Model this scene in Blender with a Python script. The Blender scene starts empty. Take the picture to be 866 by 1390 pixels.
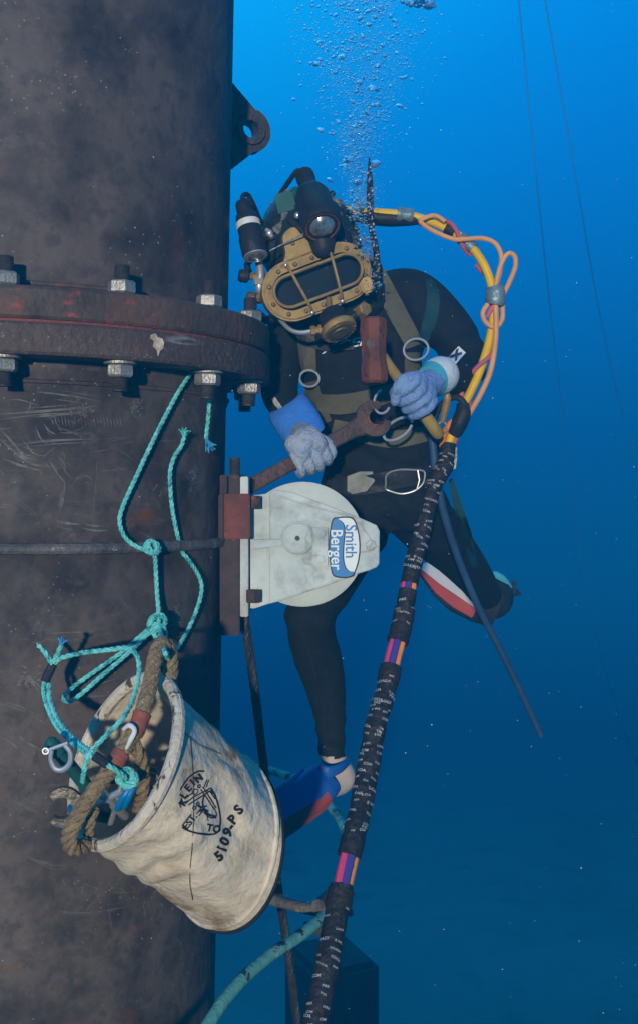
import bpy, bmesh, math, random
from mathutils import Vector, Matrix, noise
from mathutils.bvhtree import BVHTree
R = math.radians
S = bpy.context.scene
COL = S.collection
random.seed(7)

# ------------------------------------------------------------------ camera
CAMZ = 2.2
F = 1500.0
cd = bpy.data.cameras.new("camera"); cam = bpy.data.objects.new("camera", cd); COL.objects.link(cam)
cam.location = (0, 0, CAMZ); cam.rotation_euler = (R(90), 0, 0)
cd.sensor_fit = 'HORIZONTAL'; cd.sensor_width = 36; cd.lens = F/866*36
cd.shift_y = -45/866
cd.clip_start = 0.05; cd.clip_end = 400
S.camera = cam
# ------------------------------------------------------------------ view
S.view_settings.view_transform = 'Standard'; S.view_settings.look = 'None'
S.view_settings.exposure = 0; S.view_settings.gamma = 1
S.cycles.use_denoising = True
S.cycles.max_bounces = 8; S.cycles.transmission_bounces = 8; S.cycles.volume_bounces = 0
S.cycles.caustics_reflective = False; S.cycles.caustics_refractive = False
# ------------------------------------------------------------------ the light of the open water
W = bpy.data.worlds.new("World"); S.world = W; W.use_nodes = True
nt = W.node_tree; nt.nodes.clear()
def N(nt, t, **k):
    n = nt.nodes.new(t)
    for a, b in k.items():
        if a.startswith('i_'):
            n.inputs[a[2:].replace('_', ' ')].default_value = b
        else: setattr(n, a, b)
    return n
tc = N(nt, 'ShaderNodeTexCoord')
dt = N(nt, 'ShaderNodeVectorMath', operation='DOT_PRODUCT')
sd = Vector((-.45, .60, .86)).normalized()
dt.inputs[1].default_value = sd
nt.links.new(tc.outputs['Generated'], dt.inputs[0])
mr = N(nt, 'ShaderNodeMapRange'); mr.inputs['From Min'].default_value = -1; mr.inputs['From Max'].default_value = 1
nt.links.new(dt.outputs['Value'], mr.inputs['Value'])
cr = N(nt, 'ShaderNodeValToRGB'); cr.color_ramp.interpolation = 'LINEAR'
els = [(0.0, (.001, .03, .10)), (.45, (.001, .085, .33)), (.61, (.0005, .145, .56)), (.69, (.0005, .175, .67)), (.75, (.0, .225, .82)), (.803, (.0, .30, 1.02)), (.848, (.0, .41, 1.20)), (.90, (.004, .66, 1.5)), (.95, (.03, .95, 1.9)), (1.0, (.25, 1.7, 2.8))]
while len(cr.color_ramp.elements) < len(els): cr.color_ramp.elements.new(.5)
for e, (p, c) in zip(cr.color_ramp.elements, els): e.position = p; e.color = (*c, 1)
nt.links.new(mr.outputs['Result'], cr.inputs['Fac'])
bg = N(nt, 'ShaderNodeBackground'); bg.inputs['Strength'].default_value = 1.0
nt.links.new(cr.outputs['Color'], bg.inputs['Color'])
ow = N(nt, 'ShaderNodeOutputWorld'); nt.links.new(bg.outputs['Background'], ow.inputs['Surface'])
# ------------------------------------------------------------------ sun
sl = bpy.data.lights.new("strobe_sun", 'SUN'); sl.energy = 4.7; sl.angle = R(2.0); sl.color = (1, .90, .76)  # one distant lamp stands in for the unseen camera strobes
so = bpy.data.objects.new("strobe_sun", sl); COL.objects.link(so)
so.location = (-4, -6, 7)
so.rotation_euler = Vector((.11, 1, -.07)).to_track_quat('-Z', 'Y').to_euler()

# ------------------------------------------------------------------ helpers
def P(px, py, Y): return Vector(((px-433)/F*Y, Y, CAMZ+(650-py)/F*Y))
def tag(o, label=None, cat=None, group=None, kind=None):
    if label: o['label'] = label
    if cat: o['category'] = cat
    if group: o['group'] = group
    if kind: o['kind'] = kind
    return o
ORG = {}
def empty(name, loc, label=None, cat=None, group=None):
    o = bpy.data.objects.new(name, None); COL.objects.link(o); o.location = loc; o.empty_display_size = .1
    ORG[o] = Vector(loc); return tag(o, label, cat, group)
def catmull(pts, n=8):
    pts = [Vector(p) for p in pts]
    if len(pts) < 3: 
        return [pts[0].lerp(pts[1], i/n) for i in range(n+1)]
    q = [2*pts[0]-pts[1]]+pts+[2*pts[-1]-pts[-2]]
    out = []
    for i in range(1, len(q)-2):
        a, b, c, d = q[i-1], q[i], q[i+1], q[i+2]
        for k in range(n):
            t = k/n
            out.append(.5*((2*b)+(c-a)*t+(2*a-5*b+4*c-d)*t*t+(3*b-a-3*c+d)*t**3))
    out.append(pts[-1]); return out
def resample(pts, step):
    out = [pts[0].copy()]; acc = 0
    for a, b in zip(pts, pts[1:]):
        L = (b-a).length
        if L < 1e-9: continue
        s = step-acc
        while s <= L:
            out.append(a.lerp(b, s/L)); s += step
        acc = L-(s-step)
    if (out[-1]-pts[-1]).length > step*.3: out.append(pts[-1].copy())
    return out
def frames(pts, up=None):
    T = []
    n = len(pts)
    for i in range(n):
        t = pts[min(i+1, n-1)]-pts[max(i-1, 0)]
        T.append(t.normalized() if t.length > 1e-9 else Vector((0, 0, 1)))
    u = up or (Vector((0, 0, 1)) if abs(T[0].z) < .9 else Vector((1, 0, 0)))
    out = []
    for t in T:
        u = (u-t*u.dot(t))
        u = u.normalized() if u.length > 1e-6 else t.orthogonal().normalized()
        out.append((t, u, t.cross(u)))
    return out
def lin(v, n):
    if isinstance(v, (int, float)): return [v]*n
    m = len(v); o = []
    for i in range(n):
        f = i/(n-1)*(m-1) if n > 1 else 0; k = min(int(f), m-2); o.append(v[k]+(v[k+1]-v[k])*(f-k))
    return o
class MB:
    def __init__(s): s.v = []; s.f = []; s.m = []
    def rings(s, rs, mat=0, closed=True, caps=True, matf=None):
        b = len(s.v); n = len(rs[0])
        for r in rs: s.v += [Vector(p) for p in r]
        for i in range(len(rs)-1):
            for j in range(n if closed else n-1):
                k = (j+1) % n
                s.f.append((b+i*n+j, b+i*n+k, b+(i+1)*n+k, b+(i+1)*n+j)); s.m.append(matf(i/(len(rs)-1), j/n) if matf else mat)
        if caps and closed:
            s.f.append(tuple(b+j for j in reversed(range(n)))); s.m.append(matf(0, 0) if matf else mat)
            e = b+(len(rs)-1)*n
            s.f.append(tuple(e+j for j in range(n))); s.m.append(matf(1, 0) if matf else mat)
        return s
    def tube(s, pts, r, sides=8, mat=0, smooth=0, caps=True, up=None, ell=1.0, round_=False):
        pts = [Vector(p) for p in pts]
        if smooth: pts = catmull(pts, smooth)
        fr = frames(pts, up); rr = lin(r, len(pts))
        rs = []
        for p, (t, u, w), q in zip(pts, fr, rr):
            rs.append([p+(u*math.cos(2*math.pi*j/sides)+w*math.sin(2*math.pi*j/sides)*ell)*q for j in range(sides)])
        if round_:
            def capr(p, fr_, q, sg):
                t, u, w = fr_; o = []
                for a in (30, 58, 80):
                    c, h = math.cos(R(a)), math.sin(R(a))
                    o.append([p+t*sg*q*h+(u*math.cos(2*math.pi*j/sides)+w*math.sin(2*math.pi*j/sides)*ell)*q*c for j in range(sides)])
                return o
            rs = list(reversed(capr(pts[0], fr[0], rr[0], -1)))+rs+capr(pts[-1], fr[-1], rr[-1], 1)
        return s.rings(rs, mat, True, caps)
    def rope(s, pts, r, pitch=None, strands=3, mat=0, sides=6, step=None, smooth=6):
        pts = catmull(pts, smooth) if smooth else pts
        pitch = pitch or r*6; step = step or pitch/9
        pts = resample(pts, step); fr = frames(pts); rs_ = r*.50; off = r*.54
        for k in range(strands):
            c = []
            for i, (p, (t, u, w)) in enumerate(zip(pts, fr)):
                a = 2*math.pi*(i*step/pitch+k/strands)
                c.append(p+(u*math.cos(a)+w*math.sin(a))*off)
            s.tube(c, rs_, sides, mat)
        return s
    def loft(s, rr, sides=16, mat=0, matf=None, pw=1.0):
        def e(x): return math.copysign(abs(x)**pw, x)
        return s.rings([[Vector(c)+Vector(a)*e(math.cos(2*math.pi*j/sides))+Vector(b)*e(math.sin(2*math.pi*j/sides)) for j in range(sides)] for c, a, b in rr], mat, True, True, matf)
    def box(s, c, sx, sy, sz, M=None, mat=0, bev=0.0):
        c = Vector(c); M = M or Matrix.Identity(3)
        if bev <= 0:
            b = len(s.v)
            for x in (-1, 1):
                for y in (-1, 1):
                    for z in (-1, 1): s.v.append(c+M @ Vector((x*sx, y*sy, z*sz)))
            for f in ((0, 1, 3, 2), (4, 6, 7, 5), (0, 4, 5, 1), (2, 3, 7, 6), (0, 2, 6, 4), (1, 5, 7, 3)): s.f.append(tuple(b+i for i in f)); s.m.append(mat)
            return s
        bm = bmesh.new(); bmesh.ops.create_cube(bm, size=2)
        for v in bm.verts: v.co = Vector((v.co.x*sx, v.co.y*sy, v.co.z*sz))
        bmesh.ops.bevel(bm, geom=bm.edges[:], offset=bev, segments=2, affect='EDGES')
        b = len(s.v); bm.verts.index_update()
        for v in bm.verts: s.v.append(c+M @ v.co)
        for f in bm.faces: s.f.append(tuple(b+v.index for v in f.verts)); s.m.append(mat)
        bm.free(); return s
    def sphere(s, c, r, seg=16, mat=0, sc=(1, 1, 1), M=None):
        c = Vector(c); M = M or Matrix.Identity(3); rs = []
        h = seg//2
        for i in range(h+1):
            a = -math.pi/2+math.pi*(i if 0 < i < h else (i+.02 if i == 0 else i-.02))/h
            rs.append([c+M @ Vector((r*math.cos(a)*math.cos(2*math.pi*j/seg)*sc[0], r*math.cos(a)*math.sin(2*math.pi*j/seg)*sc[1], r*math.sin(a)*sc[2])) for j in range(seg)])
        return s.rings(rs, mat)
    def lathe(s, prof, o, ax, seg=24, mat=0, matf=None, ph=0):
        ax = Vector(ax).normalized(); u = ax.orthogonal().normalized(); w = ax.cross(u); o = Vector(o)
        return s.rings([[o+ax*h+(u*math.cos(2*math.pi*j/seg+ph)+w*math.sin(2*math.pi*j/seg+ph))*r for j in range(seg)] for r, h in prof], mat, True, True, matf)
    def prism(s, poly, o, u, v, d, mat=0, bev=0):
        """poly (2D) in the plane o,u,v, extruded by vector d from o"""
        o, u, v, d = Vector(o), Vector(u), Vector(v), Vector(d)
        a = [o+u*x+v*y for x, y in poly]
        if bev:
            c = sum(a, Vector())/len(a)
            def sh(l, k): return [p+(c-p).normalized()*k for p in l]
            dn = d.normalized()
            rs = [sh(a, bev), [p+dn*bev for p in a], [p+d-dn*bev for p in a], [p for p in sh([q+d for q in a], 0)]]
            rs[0] = [p-(p-c).normalized()*bev for p in a]
            rs[3] = [p+d-((p-c).normalized()*bev) for p in a]
            return s.rings(rs, mat)
        return s.rings([a, [p+d for p in a]], mat)
    def build(s, name, mats, parent=None, smooth=35, local=False):
        if not isinstance(mats, (list, tuple)): mats = [mats]
        me = bpy.data.meshes.new(name)
        root = parent
        while root is not None and root.parent is not None: root = root.parent
        off = ORG.get(root, Vector()) if (root is not None and not local) else Vector()
        me.from_pydata([tuple(p-off) for p in s.v], [], s.f)
        for m in mats: me.materials.append(m)
        me.polygons.foreach_set('material_index', s.m)
        bm = bmesh.new(); bm.from_mesh(me); bmesh.ops.recalc_face_normals(bm, faces=bm.faces); bm.to_mesh(me); bm.free()
        if smooth:
            me.polygons.foreach_set('use_smooth', [True]*len(me.polygons))
            if smooth < 180:
                try: me.set_sharp_from_angle(angle=R(smooth))
                except Exception: pass
        o = bpy.data.objects.new(name, me); COL.objects.link(o)
        if parent is not None: o.parent = parent
        return o
def circ(r, n=24, cx=0, cy=0, ph=0): return [(cx+r*math.cos(2*math.pi*i/n+ph), cy+r*math.sin(2*math.pi*i/n+ph)) for i in range(n)]
def stadium(hl, r, n=10):
    return [(hl+r*math.cos(-math.pi/2+math.pi*i/n), r*math.sin(-math.pi/2+math.pi*i/n)) for i in range(n+1)]+[(-hl+r*math.cos(math.pi/2+math.pi*i/n), r*math.sin(math.pi/2+math.pi*i/n)) for i in range(n+1)]

# ------------------------------------------------------------------ materials
def mat(name, c1, c2=None, scale=8, rough=.6, metal=0, bump=0, bscale=None, c3=None, s3=30, t3=.62, w3=.06, stretch=(1, 1, 1), detail=6, spec=.2, lo=.35, hi=.65, aniso3=None):
    m = bpy.data.materials.new(name); m.use_nodes = True; nt = m.node_tree; b = nt.nodes['Principled BSDF']
    L = nt.links.new
    b.inputs['Roughness'].default_value = rough; b.inputs['Metallic'].default_value = metal
    b.inputs['Specular IOR Level'].default_value = spec
    tcn = N(nt, 'ShaderNodeTexCoord'); mp = N(nt, 'ShaderNodeMapping'); mp.inputs['Scale'].default_value = stretch
    L(tcn.outputs['Object'], mp.inputs['Vector'])
    if c2 is None: c2 = tuple(x*.75 for x in c1)
    nz = N(nt, 'ShaderNodeTexNoise'); nz.inputs['Scale'].default_value = scale; nz.inputs['Detail'].default_value = detail; nz.inputs['Roughness'].default_value = .62
    L(mp.outputs['Vector'], nz.inputs['Vector'])
    r = N(nt, 'ShaderNodeMapRange'); r.inputs['From Min'].default_value = lo; r.inputs['From Max'].default_value = hi
    L(nz.outputs['Fac'], r.inputs['Value'])
    mx = N(nt, 'ShaderNodeMix', data_type='RGBA'); mx.inputs['A'].default_value = (*c1, 1); mx.inputs['B'].default_value = (*c2, 1)
    L(r.outputs['Result'], mx.inputs['Factor']); out = mx.outputs['Result']
    if c3 is not None:
        n3 = N(nt, 'ShaderNodeTexNoise'); n3.inputs['Scale'].default_value = s3; n3.inputs['Detail'].default_value = 5; n3.inputs['Roughness'].default_value = .7
        mp3 = N(nt, 'ShaderNodeMapping'); mp3.inputs['Scale'].default_value = aniso3 or (1, 1, 1); mp3.inputs['Location'].default_value = (3.1, 7.7, 1.3)
        L(tcn.outputs['Object'], mp3.inputs['Vector']); L(mp3.outputs['Vector'], n3.inputs['Vector'])
        r3 = N(nt, 'ShaderNodeMapRange'); r3.inputs['From Min'].default_value = t3; r3.inputs['From Max'].default_value = t3+w3
        L(n3.outputs['Fac'], r3.inputs['Value'])
        m3 = N(nt, 'ShaderNodeMix', data_type='RGBA'); m3.inputs['B'].default_value = (*c3, 1)
        L(r3.outputs['Result'], m3.inputs['Factor']); L(out, m3.inputs['A']); out = m3.outputs['Result']
    L(out, b.inputs['Base Color'])
    if bump:
        nb = N(nt, 'ShaderNodeTexNoise'); nb.inputs['Scale'].default_value = bscale or scale*4; nb.inputs['Detail'].default_value = 6
        L(mp.outputs['Vector'], nb.inputs['Vector'])
        bp = N(nt, 'ShaderNodeBump'); bp.inputs['Strength'].default_value = bump; bp.inputs['Distance'].default_value = .01
        L(nb.outputs['Fac'], bp.inputs['Height']); L(bp.outputs['Normal'], b.inputs['Normal'])
    m['out'] = 0
    return m
def layer(m, col, scale, lo, hi, stretch=(1, 1, 1), rot=(0, 0, 0), kind='noise', zlo=None, zhi=None, dist=0.0, mask=None, amt=1.0):
    """add one more worn or dirty layer of colour over a material"""
    nt = m.node_tree; b = nt.nodes['Principled BSDF']; L = nt.links.new
    src = b.inputs['Base Color'].links[0].from_socket
    tcn = N(nt, 'ShaderNodeTexCoord'); mp = N(nt, 'ShaderNodeMapping'); mp.inputs['Scale'].default_value = stretch; mp.inputs['Rotation'].default_value = rot
    mp.inputs['Location'].default_value = (random.random()*9, random.random()*9, random.random()*9)
    L(tcn.outputs['Object'], mp.inputs['Vector'])
    if kind == 'noise':
        t = N(nt, 'ShaderNodeTexNoise'); t.inputs['Scale'].default_value = scale; t.inputs['Detail'].default_value = 8; t.inputs['Roughness'].default_value = .65; t.inputs['Distortion'].default_value = dist; o = t.outputs['Fac']
    elif kind == 'ridge':   # thin wandering lines: scratches
        t = N(nt, 'ShaderNodeTexNoise'); t.inputs['Scale'].default_value = scale; t.inputs['Detail'].default_value = 3; t.inputs['Distortion'].default_value = dist
        s1 = N(nt, 'ShaderNodeMath', operation='SUBTRACT'); s1.inputs[1].default_value = .5; L(t.outputs['Fac'], s1.inputs[0])
        s2 = N(nt, 'ShaderNodeMath', operation='ABSOLUTE'); L(s1.outputs[0], s2.inputs[0])
        s3 = N(nt, 'ShaderNodeMath', operation='SUBTRACT'); s3.inputs[0].default_value = 1; L(s2.outputs[0], s3.inputs[1]); o = s3.outputs[0]
    else:
        t = N(nt, 'ShaderNodeTexVoronoi'); t.inputs['Scale'].default_value = scale
        s3 = N(nt, 'ShaderNodeMath', operation='SUBTRACT'); s3.inputs[0].default_value = 1; L(t.outputs['Distance'], s3.inputs[1]); o = s3.outputs[0]
    L(mp.outputs['Vector'], t.inputs['Vector'])
    r = N(nt, 'ShaderNodeMapRange'); r.inputs['From Min'].default_value = lo; r.inputs['From Max'].default_value = hi; r.inputs['To Max'].default_value = amt
    L(o, r.inputs['Value']); f = r.outputs['Result']
    def mul(a, bb):
        q = N(nt, 'ShaderNodeMath', operation='MULTIPLY'); L(a, q.inputs[0]); L(bb, q.inputs[1]); return q.outputs[0]
    if mask:    # broken up by a second noise
        sc, a, z = mask
        t2 = N(nt, 'ShaderNodeTexNoise'); t2.inputs['Scale'].default_value = sc; t2.inputs['Detail'].default_value = 4
        mp2 = N(nt, 'ShaderNodeMapping'); mp2.inputs['Location'].default_value = (random.random()*9, random.random()*9, 2)
        L(tcn.outputs['Object'], mp2.inputs['Vector']); L(mp2.outputs['Vector'], t2.inputs['Vector'])
        r2 = N(nt, 'ShaderNodeMapRange'); r2.inputs['From Min'].default_value = a; r2.inputs['From Max'].default_value = z
        L(t2.outputs['Fac'], r2.inputs['Value']); f = mul(f, r2.outputs['Result'])
    if zlo is not None:
        sx = N(nt, 'ShaderNodeSeparateXYZ'); L(tcn.outputs['Object'], sx.inputs[0])
        rz = N(nt, 'ShaderNodeMapRange', interpolation_type='SMOOTHSTEP'); rz.inputs['From Min'].default_value = zlo; rz.inputs['From Max'].default_value = zhi
        L(sx.outputs['Z'], rz.inputs['Value']); f = mul(f, rz.outputs['Result'])
    mx = N(nt, 'ShaderNodeMix', data_type='RGBA'); mx.inputs['B'].default_value = (*col, 1)
    L(f, mx.inputs['Factor']); L(src, mx.inputs['A']); L(mx.outputs['Result'], b.inputs['Base Color'])
    return m

def pipe_mat(name, worn):
    m = mat(name, (.068, .051, .041), (.106, .082, .067), 2.6, .62, 0, .35, 34)
    layer(m, (.024, .018, .015), 5, .46, .66)
    layer(m, (.125, .112, .10), 7, .54, .78, stretch=(1, 1, 1.3), mask=(2.2, .5, .62), amt=.5)
    layer(m, (.12, .035, .018), 3.2, .60, .72, amt=.7)
    layer(m, (.035, .03, .03), 26, .5, .62, amt=.6)
    if worn:
        for sc, st, ro, lo_, mk, am in ((7, (.35, .35, 8), (0, .10, 0), .63, (3.0, .48, .58), .55), (9, (.4, .4, 9), (0, -.35, 0), .65, (3.6, .50, .60), .55), (6, (.3, .3, 10), (0, .7, 0), .66, (4.0, .50, .60), .6), (8, (.5, .5, 7), (0, 1.2, 0), .67, (3.4, .52, .60), .5)):
            layer(m, (.21, .195, .18), sc, lo_, lo_+.04, stretch=st, rot=ro, mask=mk, amt=am, zlo=1.35, zhi=1.8)
        layer(m, (.20, .185, .17), 5.5, .60, .70, stretch=(1, 1, 7), rot=(.1, .05, 0), mask=(2.6, .50, .60), amt=.55, zlo=1.2, zhi=1.8)
        layer(m, (.19, .175, .16), 9, .58, .72, stretch=(1, 1, .8), mask=(3, .52, .60), amt=.6)
        layer(m, (.16, .05, .02), 4, .60, .68, stretch=(1, 1, 3), amt=.6)
    layer(m, (.34, .33, .31), 62, .86, .93, kind='voronoi', mask=(6, .48, .62), amt=.7)
    return m
m_pipe = pipe_mat('pipe_steel', True); m_pipe_up = pipe_mat('upper_pipe_steel', False)
m_flange = mat('flange_steel', (.085, .064, .046), (.055, .040, .030), 6, .6, 0, .5, 60)
layer(m_flange, (.36, .055, .04), 18, .58, .66, stretch=(1, 1, 2), amt=.65)
layer(m_flange, (.15, .06, .032), 7, .46, .66, amt=.75)
layer(m_flange, (.03, .026, .026), 8, .5, .7)
m_flange2 = mat('flange_rim_steel', (.060, .040, .031), (.085, .060, .047), 8, .55, 0, .6, 70, c3=(.15, .14, .135), s3=90, t3=.60, w3=.1)
layer(m_flange2, (.17, .06, .04), 20, .57, .68, amt=.6)
layer(m_flange2, (.26, .24, .22), 75, .84, .92, kind='voronoi', mask=(6, .44, .58), amt=.8)
layer(m_flange2, (.20, .19, .18), 5, .985, .999, stretch=(.3, .3, 2), kind='ridge', mask=(5, .5, .6))
m_zinc = mat('zinc_nut', (.42, .41, .37), (.26, .25, .22), 40, .42, .55, .3, 200)
layer(m_zinc, (.11, .075, .05), 35, .55, .7)
m_stud = mat('dark_stud', (.05, .042, .038), (.09, .075, .065), 40, .5, .4, .3, 200)
m_rod = mat('rod_steel', (.15, .135, .125), (.06, .053, .05), 14, .6, .1, .6, 90, c3=(.38, .37, .33), s3=28, t3=.60, w3=.05)
m_rust = mat('rusty_red', (.21, .062, .045), (.10, .040, .032), 14, .75, 0, .5, 80, c3=(.33, .10, .06), s3=25)
m_darkrust = mat('dark_rust', (.075, .05, .045), (.045, .032, .032), 12, .7, .1, .6, 80, c3=(.19, .07, .04), s3=20, t3=.58)
m_white = mat('white_paint', (.52, .58, .55), (.40, .47, .45), 9, .5, 0, .15, 60, c3=(.20, .22, .21), s3=9, t3=.52, w3=.26)
layer(m_white, (.10, .10, .09), 55, .68, .74)
layer(m_white, (.17, .10, .05), 11, .56, .72, stretch=(1, 1, .4), amt=.6)
layer(m_white, (.15, .16, .15), 4.2, .48, .7, mask=(20, .4, .6), amt=.55)
layer(m_white, (.22, .23, .22), 7, .985, .999, kind='ridge', mask=(9, .5, .6), amt=.7)
m_cream = mat('cream_nylon', (.50, .54, .49), (.38, .42, .38), 9, .5, 0, .1, 60)
m_navy = mat('outline_navy', (.006, .012, .02), None, 9, .5)
m_lblue = mat('label_blue', (.002, .17, .42), (.002, .15, .38), 9, .4)
m_lwhite = mat('label_white', (.68, .74, .72), (.6, .66, .64), 9, .4)
m_wire = mat('wire_rope', (.055, .053, .055), (.03, .03, .032), 60, .5, .5, .2, 300)
m_suit = mat('neoprene', (.010, .011, .013), (.006, .007, .009), 30, .85, 0, .4, 45, spec=.22)
layer(m_suit, (.20, .23, .25), 95, .905, .93, kind='voronoi', mask=(7, .48, .6), amt=.55)
m_teal = mat('teal_panel', (.010, .050, .062), (.006, .035, .045), 20, .8, 0, .2, 120)
m_skin = mat('skin', (.52, .43, .36), (.44, .35, .29), 14, .6, 0, .15, 90)
m_web = mat('olive_webbing', (.135, .125, .075), (.09, .085, .052), 16, .85, 0, .5, 400)
m_black = mat('black_rubber', (.012, .013, .015), (.022, .023, .026), 20, .5, 0, .25, 120)
layer(m_black, (.10, .10, .10), 180, .90, .95, kind='voronoi', mask=(9, .5, .6), amt=.6)
m_shell = mat('helmet_shell', (.012, .030, .032), (.018, .02, .022), 14, .35, 0, .3, 60)
layer(m_shell, (.12, .13, .13), 90, .91, .95, kind='voronoi', mask=(9, .5, .62), amt=.35)
layer(m_shell, (.06, .04, .03), 22, .58, .7)
m_tealbox = mat('teal_plastic', (.012, .12, .11), (.015, .075, .07), 20, .6, 0, .1, 60)
m_brass = mat('brass', (.34, .235, .085), (.20, .135, .05), 18, .55, .25, .07, 130)
layer(m_brass, (.07, .05, .03), 30, .6, .75)
m_brassd = mat('dull_brass', (.21, .16, .08), (.11, .085, .05), 22, .5, .4, .3, 130)
m_glass = mat('dark_glass', (.012, .014, .017), (.02, .02, .022), 6, .12, 0, 0, spec=.6)
m_chrome = mat('chrome', (.74, .74, .72), (.55, .55, .55), 12, .34, .72)
m_lens = mat('lamp_lens', (.62, .66, .66), (.16, .17, .18), 45, .22, .8)
m_yellow = mat('yellow_hose', (.72, .45, .015), (.58, .35, .012), 14, .45, 0, .1, 80)
m_orange = mat('orange_line', (.68, .33, .12), (.54, .25, .09), 14, .5, 0, .1, 80)
m_pink = mat('pink_line', (.52, .12, .16), (.38, .08, .13), 14, .5, 0, .1, 80)
m_hot = mat('magenta_line', (.62, .05, .16), (.5, .05, .15), 14, .5)
m_purple = mat('purple_line', (.06, .05, .30), (.05, .045, .22), 14, .5)
m_orange2 = mat('bright_orange_line', (.78, .24, .03), (.62, .18, .02), 14, .5)
m_green = mat('green_white_rope', (.50, .62, .48), (.05, .22, .14), 60, .7)
m_silver = mat('silver_tape', (.20, .28, .30), (.12, .17, .19), 16, .4, .3, .5, 60)
m_tape = mat('black_tape', (.012, .011, .012), (.028, .024, .024), 30, .5, 0, .8, 70)
m_tapedull = mat('brown_black_tape', (.03, .02, .02), (.018, .016, .017), 40, .55, 0, .6, 90)
m_print = mat('tape_print', (.50, .50, .50), (.24, .24, .24), 60, .6)
m_ltblue = mat('slate_hose', (.032, .075, .15), (.02, .05, .10), 10, .5, 0, .1, 60)
m_glove = mat('cotton_glove', (.20, .31, .52), (.15, .24, .44), 22, .95, 0, .5, 160)
layer(m_glove, (.06, .085, .13), 30, .56, .70, amt=.8)
m_glove2 = mat('pale_glove', (.36, .42, .50), (.24, .30, .42), 20, .95, 0, .6, 160)
layer(m_glove2, (.10, .11, .13), 26, .57, .70, amt=.8)
m_cuffb = mat('blue_cuff', (.05, .21, .66), (.04, .17, .56), 20, .9, 0, .3, 90)
m_cuffw = mat('white_cuff', (.58, .62, .62), (.46, .52, .54), 20, .9, 0, .3, 90)
m_cufft = mat('turquoise_cuff', (.07, .38, .45), (.05, .30, .40), 20, .9, 0, .3, 90)
m_finblue = mat('fin_blue', (.018, .11, .38), (.014, .085, .31), 9, .45, 0, .1, 60)
m_finred = mat('fin_red', (.42, .07, .06), (.34, .06, .055), 9, .45, 0, .1, 60)
m_finwhite = mat('fin_white', (.52, .56, .60), (.46, .5, .54), 9, .45)
m_hamhead = mat('rusty_hammer', (.19, .06, .03), (.075, .034, .026), 14, .7, .1, .7, 60, c3=(.03, .02, .02), s3=16, t3=.58)
m_wood = mat('yellow_handle', (.33, .235, .065), (.20, .13, .04), 10, .6, 0, .3, 60, stretch=(1, 1, .3))
m_spanner = mat('spanner_steel', (.105, .062, .05), (.06, .042, .038), 16, .6, .2, .6, 70)
m_orust = mat('orange_rust', (.38, .13, .03), (.22, .08, .025), 40, .9, 0, .8, 120)
m_canvas = mat('canvas', (.70, .60, .44), (.55, .48, .36), 7, .9, 0, .5, 60)
layer(m_canvas, (.30, .18, .08), 5.5, .49, .66, amt=.65)
layer(m_canvas, (.15, .085, .035), 13, .50, .64, mask=(6, .47, .57), amt=.9)
layer(m_canvas, (.10, .075, .05), 48, .64, .72, mask=(7, .45, .6))
layer(m_canvas, (.40, .42, .41), 4, .55, .68, stretch=(1, 1, .6), amt=.5)
m_rim = mat('canvas_rim', (.64, .56, .43), (.42, .37, .29), 14, .9, 0, .5, 120, c3=(.08, .06, .045), s3=24, t3=.57, w3=.06, aniso3=(2, 2, .6))
m_ink = mat('black_ink', (.012, .011, .010), (.022, .02, .018), 60, .9)
m_manila = mat('manila', (.32, .235, .125), (.185, .13, .068), 60, .95, 0, .8, 240)
m_redtape = mat('red_tape', (.30, .085, .045), (.22, .065, .04), 30, .6, 0, .4, 90, c3=(.55, .5, .42), s3=22, t3=.66)
m_trope = mat('teal_rope', (.05, .42, .39), (.24, .72, .64), 70, .4, 0, .4, 300)
layer(m_trope, (.02, .16, .18), 50, .52, .66)
m_bluefray = mat('blue_fray', (.04, .18, .55), (.06, .4, .5), 60, .7)
m_hoop = mat('hoop_paint', (.12, .36, .30), (.08, .27, .24), 9, .6, 0, .4, 60, c3=(.02, .025, .022), s3=17, t3=.56, w3=.03, aniso3=(1, 1, 1))
layer(m_hoop, (.30, .48, .42), 20, .56, .7)
m_steelblue = mat('blue_steel', (.06, .16, .22), (.2, .2, .18), 25, .3, .6)
m_oldtool = mat('old_tool_steel', (.22, .19, .14), (.10, .09, .075), 20, .45, .6, .4, 90)
m_conc = mat('weight_concrete', (.018, .045, .052), (.012, .03, .036), 6, .9, 0, .6, 30)
m_sand = mat('seabed', (.07, .20, .20), (.055, .165, .165), .55, .95, 0, .7, 3, c3=(.042, .13, .125), s3=1.3, t3=.54, w3=.12)
m_line = mat('haze_blue_line', (.03, .15, .28), None, 9, .8)  # rope colour pulled toward water blue, painting in the haze of distance
m_white2 = mat('white_band', (.66, .68, .66), (.5, .52, .5), 30, .6)
m_speck = mat('pale_speck', (.6, .6, .58), None, 9, .8)
m_bub = bpy.data.materials.new('air_bubble'); m_bub.use_nodes = True
_b = m_bub.node_tree.nodes['Principled BSDF']; _b.inputs['Transmission Weight'].default_value = .90; _b.inputs['IOR'].default_value = .82; _b.inputs['Roughness'].default_value = .05; _b.inputs['Base Color'].default_value = (.75, .92, 1, 1)

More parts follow.
